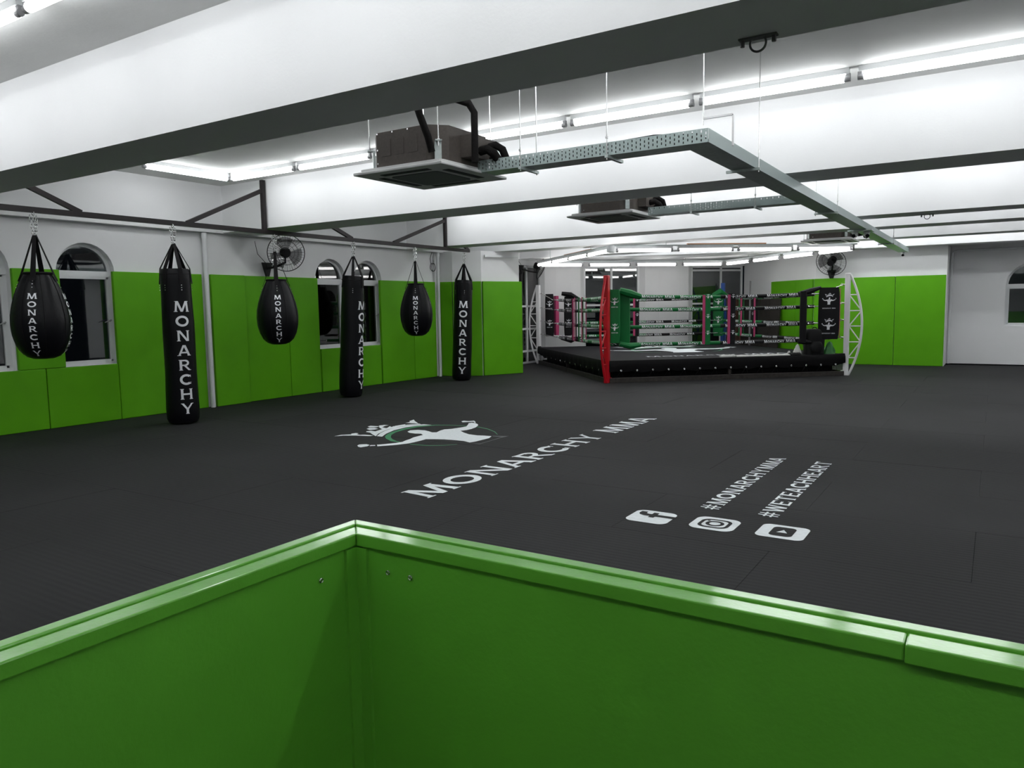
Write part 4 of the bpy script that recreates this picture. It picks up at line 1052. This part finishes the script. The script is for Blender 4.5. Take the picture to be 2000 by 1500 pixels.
fold(lat(N_, .27, .2), .40, [.06, .075, .05], M_ropeg, (1.72, 1.66, 1.60))
fold(lat(N_, .27, .2), .40, [.05, .055, .035], M_ropeg, (.72, .67, .69))
fold(lat(W_, .60, .05), .45, [.05, .07, .045], M_ropeb, (1.78, 1.74, 1.62))
fold(lat(W_, .58, .05), .5, [.06, .07, .04], M_ropeb, (.66, .58, .68))
fold(lat(F_, -.36, -.3), .40, [.06, .12, .05], M_ropeg, (1.66, 1.74, 1.64))
fold(lat(N_, .28, .2), -.02, [.02, .02, .02], M_ropeg, (.7, .7, .7)) if False else None

# things lying on the ring
def blob_mesh(fn, nu=20, nv=12):
    m = MB()
    for j in range(nv+1):
        for i in range(nu): m.v.append(tuple(fn(2*PI*i/nu, j/nv)))
    for j in range(nv):
        for i in range(nu): i2 = (i+1) % nu; m.f.append((j*nu+i, j*nu+i2, (j+1)*nu+i2, (j+1)*nu+i))
    m.f.append(tuple(range(nu-1, -1, -1))); m.f.append(tuple(nv*nu+i for i in range(nu))); return m
PR = (-3.02, 15.86)
bp = thing('backpack', 'black backpack standing on the ring edge by the right corner', 'backpack', (*PR, .425))
def bpf(a, v):
    z = .425+.50*math.sin(v*PI/2)**.9; k = 1-.35*max(0, (v-.55)/.45)**2; k *= (1 if v < .97 else .6)
    c_, s_ = math.cos(a), math.sin(a); sq = lambda x: math.copysign(abs(x)**.6, x)
    r = Vector((.842, .539, 0)); f = Vector((-.539, .842, 0))
    return Vector((*PR, z))+r*.19*k*sq(c_)*(1+.04*math.sin(5*a+v*6))+f*.12*k*sq(s_)
blob_mesh(bpf).build('bag_shell', M_black, bp, smooth=True)
r_ = Vector((.842, .539, 0)); f_ = Vector((-.539, .842, 0)); pv = Vector((*PR, 0))
MB().tube([pv+r_*(-.05)+Vector((0, 0, .905)), pv+r_*(-.02)+Vector((0, 0, .95)), pv+r_*.03+Vector((0, 0, .95)), pv+r_*.06+Vector((0, 0, .905))], .010, 8).build('handle', M_black, bp, smooth=True)
def pocket(a, v):
    c_, s_ = math.cos(a), math.sin(a); k = math.sin(PI*(.08+.84*v))**.35
    return pv-f_*.125+Vector((0, 0, .45+.22*v))+r_*.13*k*c_+f_*.045*k*s_
blob_mesh(pocket, 16, 8).build('pocket', M_black, bp, smooth=True)
for s in (-1, 1):
    MB().tube([pv+r_*s*.10+f_*.10+Vector((0, 0, .86)), pv+r_*s*.15+f_*.17+Vector((0, 0, .70)), pv+r_*s*.14+f_*.13+Vector((0, 0, .47))], .014, 6).build('shoulder_strap', M_black, bp, smooth=True)
def bagf(c0, w_, h, tip=.3, zz=.422):
    def fn(a, v):
        k = (1-v)**.55*(1-tip)+tip*(1-v*.7); k = max(k, .05)
        return Vector((c0[0], c0[1], zz+h*v))+r_*(w_*k*math.cos(a)*(1+.15*math.sin(4*a+v*9))+.04*v*w_*3)+f_*w_*.7*k*math.sin(a)*(1+.12*math.cos(5*a))
    return fn
tag(blob_mesh(bagf((-3.28, 15.58), .085, .21, .12), 22, 10).build('carrier_bag', M_bagw, smooth=True), 'crumpled white carrier bag on the ring left of the backpack', 'bag')
tag(blob_mesh(bagf((-3.42, 15.50), .05, .08, .5), 16, 8).build('paper_cup', M_bagw, smooth=True), 'small white crumpled cup beside the white carrier bag', 'cup')
tag(blob_mesh(bagf((-2.78, 16.08), .13, .24, .35), 22, 10).build('carrier_bag', M_bagg, smooth=True), 'crumpled green plastic bag on the ring right of the backpack', 'bag')
def towel(c0, L, w_, dr, h, m_, name, lab, seed):
    rn = random.Random(seed); d = Vector((math.cos(dr), math.sin(dr), 0)); n = Vector((-d.y, d.x, 0)); NX, NY = 14, 5; m = MB(); top = []
    for i in range(NX+1):
        for j in range(NY+1):
            p = Vector((*c0, 0))+d*(i/NX-.5)*L+n*(j/NY-.5)*w_*(1+.15*math.sin(i))
            m.v.append((p.x, p.y, .4235+h*(.6+.4*rn.random())*(1 if 0 < j < NY else .4)))
    for i in range(NX+1):
        for j in (0, NY): v = m.v[i*(NY+1)+j]; 
    n0 = len(m.v); m.v += [(x, y, .4225) for x, y, z in m.v[:n0]]
    for i in range(NX):
        for j in range(NY):
            a = i*(NY+1)+j; m.f.append((a, a+NY+1, a+NY+2, a+1)); m.f.append((n0+a+1, n0+a+NY+2, n0+a+NY+1, n0+a))
    for i in range(NX):
        a = i*(NY+1); m.f.append((a, n0+a, n0+a+NY+1, a+NY+1)); a += NY; m.f.append((a, a+NY+1, n0+a+NY+1, n0+a))
    for j in range(NY):
        m.f.append((j, j+1, n0+j+1, n0+j)); a = NX*(NY+1)+j; m.f.append((a, n0+a, n0+a+1, a+1))
    return tag(m.build(name, m_, smooth=False), lab, 'towel')
an = math.atan2(U1.y, U1.x)
towel((-3.80, 15.02), 1.15, .16, an, .030, M_bagw, 'towel', 'long white towel spread along the ring edge', 2)
towel((-4.35, 14.52), .30, .07, an, .045, M_bagw, 'towel', 'small white cloth in front of the long towel', 4)
towel((-3.30, 15.42), .22, .12, an, .055, M_black, 'towel', 'black cloth bunched beside the white towel', 6)

# ================================================================== FRAMEWORK OF TUBES OVER THE RING
LN, LE, LW, LF = Vector((-6.15, 13.12, 0)), Vector((-2.33, 16.12, 0)), Vector((-9.60, 16.25, 0)), Vector((-5.95, 19.60, 0))
lf = thing('light_frame', 'square steel frame hung level over the ring to carry its tubes', 'light frame', (-6.0, 16.3, 2.55))
for p, q_ in ((LN, LE), (LN, LW), (LW, LF), (LF, LE)):
    MB().bar(p+Vector((0, 0, 2.560)), q_+Vector((0, 0, 2.560)), .035, .022).build('frame_bar', M_galv, lf)
    d = (q_-p)
    for t in (.22, .78):
        c_ = p+d*t; MB().tube([c_+Vector((0, 0, 2.572)), c_+Vector((0, 0, ZB+.3 if c_.y < 18.4 else ZB))], .006, 6).build('hanger_rod', M_galv, lf)
MB().bar(LN+(LE-LN)*.30+Vector((0, .05, 2.585)), LN+(LE-LN)*.62+Vector((0, .05, 2.585)), .05, .02).build('copper_strip', M_copper, lf)
MB().bar(LN+(LW-LN)*.25+Vector((.05, .05, 2.585)), LN+(LW-LN)*.60+Vector((.05, .05, 2.585)), .05, .02).build('copper_strip', M_copper, lf)
MB().tube([LN+Vector((0, 0, 2.44)), LN+Vector((0, 0, 2.56))], .075, 16).build('junction_box', M_house, lf)
proto2 = tube_proto('x', M_tube2, .032, 1.04); u2_ = [False]
names = {'NE': 'front right', 'NW': 'front left', 'WF': 'back left', 'FE': 'back right'}
for (a, b, nm) in ((LN, LE, 'front right side counted from the red post'), (LN, LW, 'front left side counted from the red post'), (LW, LF, 'back left side counted from the left'), (LF, LE, 'back right side counted from the corner')):
    d = b-a
    for i in range(4):
        c_ = a+d*((i+.55)/4.1 if nm[0] == 'f' else (i+.5)/4)
        tube_light(c_.x, c_.y, 2.504, math.atan2(d.y, d.x), 'lit tube over the ring, %s, %s' % (nm, ['first', 'second', 'third', 'fourth'][i]), 'tubes over the ring', proto2, u2_)

# ================================================================== BOARDS behind the ring and a lamp outside
def board(p, q_, z1, m_, lab, lean=.10):
    p, q_ = Vector((*p, 0)), Vector((*q_, 0)); d = (q_-p).normalized(); n = Vector((d.y, -d.x, 0))
    if n.dot(RC-p) < 0: n = -n
    a = [p+n*(.12+lean), q_+n*(.12+lean), q_+n*(.085+lean), p+n*(.085+lean)]; b = [v-n*lean+Vector((0, 0, z1)) for v in a]
    o = MB().add(a+b, [(0, 3, 2, 1), (4, 5, 6, 7), (0, 1, 5, 4), (1, 2, 6, 5), (2, 3, 7, 6), (3, 0, 4, 7)]).build('board', m_)
    tag(o, lab, 'board', 'boards leaning behind the ring')
for i in range(3): board(l1(3.70+.13*i), l1(3.82+.13*i), 1.60+.01*i, M_wood, ['brown board leaning behind the ring, leftmost', 'brown board leaning behind the ring, middle one', 'brown board leaning behind the ring, nearest the corner'][i])
for i in range(4): board(l2(2.22-.33*i), l2(1.90-.33*i), 1.56, M_woodd, ['dark board leaning behind the ring, first from the left', 'dark board leaning behind the ring, second from the left', 'dark board leaning behind the ring, third from the left', 'dark board leaning behind the ring, beside the green pad'][i])
o = MB().bar((*l2(1.86), .2), (l2(1.80)[0]-.02, l2(1.80)[1]-.06, 2.05), .045, .02).build('pole', M_cap)
o.location.x -= .10; o.location.y -= .30
tag(o, 'thin grey pole leaning behind the dark boards', 'pole')
g = struct('ground', MB().box(-90, 60, 22.5, 140, -4.2, -4.0), M_dark)
sl = thing('street_lamp', 'distant orange street lamp seen through the left glazing', 'street lamp', (-40, 67.5, -4.0))
MB().tube([(-40, 67.5, -4.0), (-40, 67.5, 2.5)], .06, 8).build('pole', M_galvd, sl)
MB().bar((-40.3, 67.3, 2.62), (-39.8, 67.6, 2.72), .2, .12).build('lamp_head', emis('sodium_glow', (1.0, .45, .12), 12), sl)

for o in bpy.data.objects:
    if '_w' in o.keys(): del o['_w']
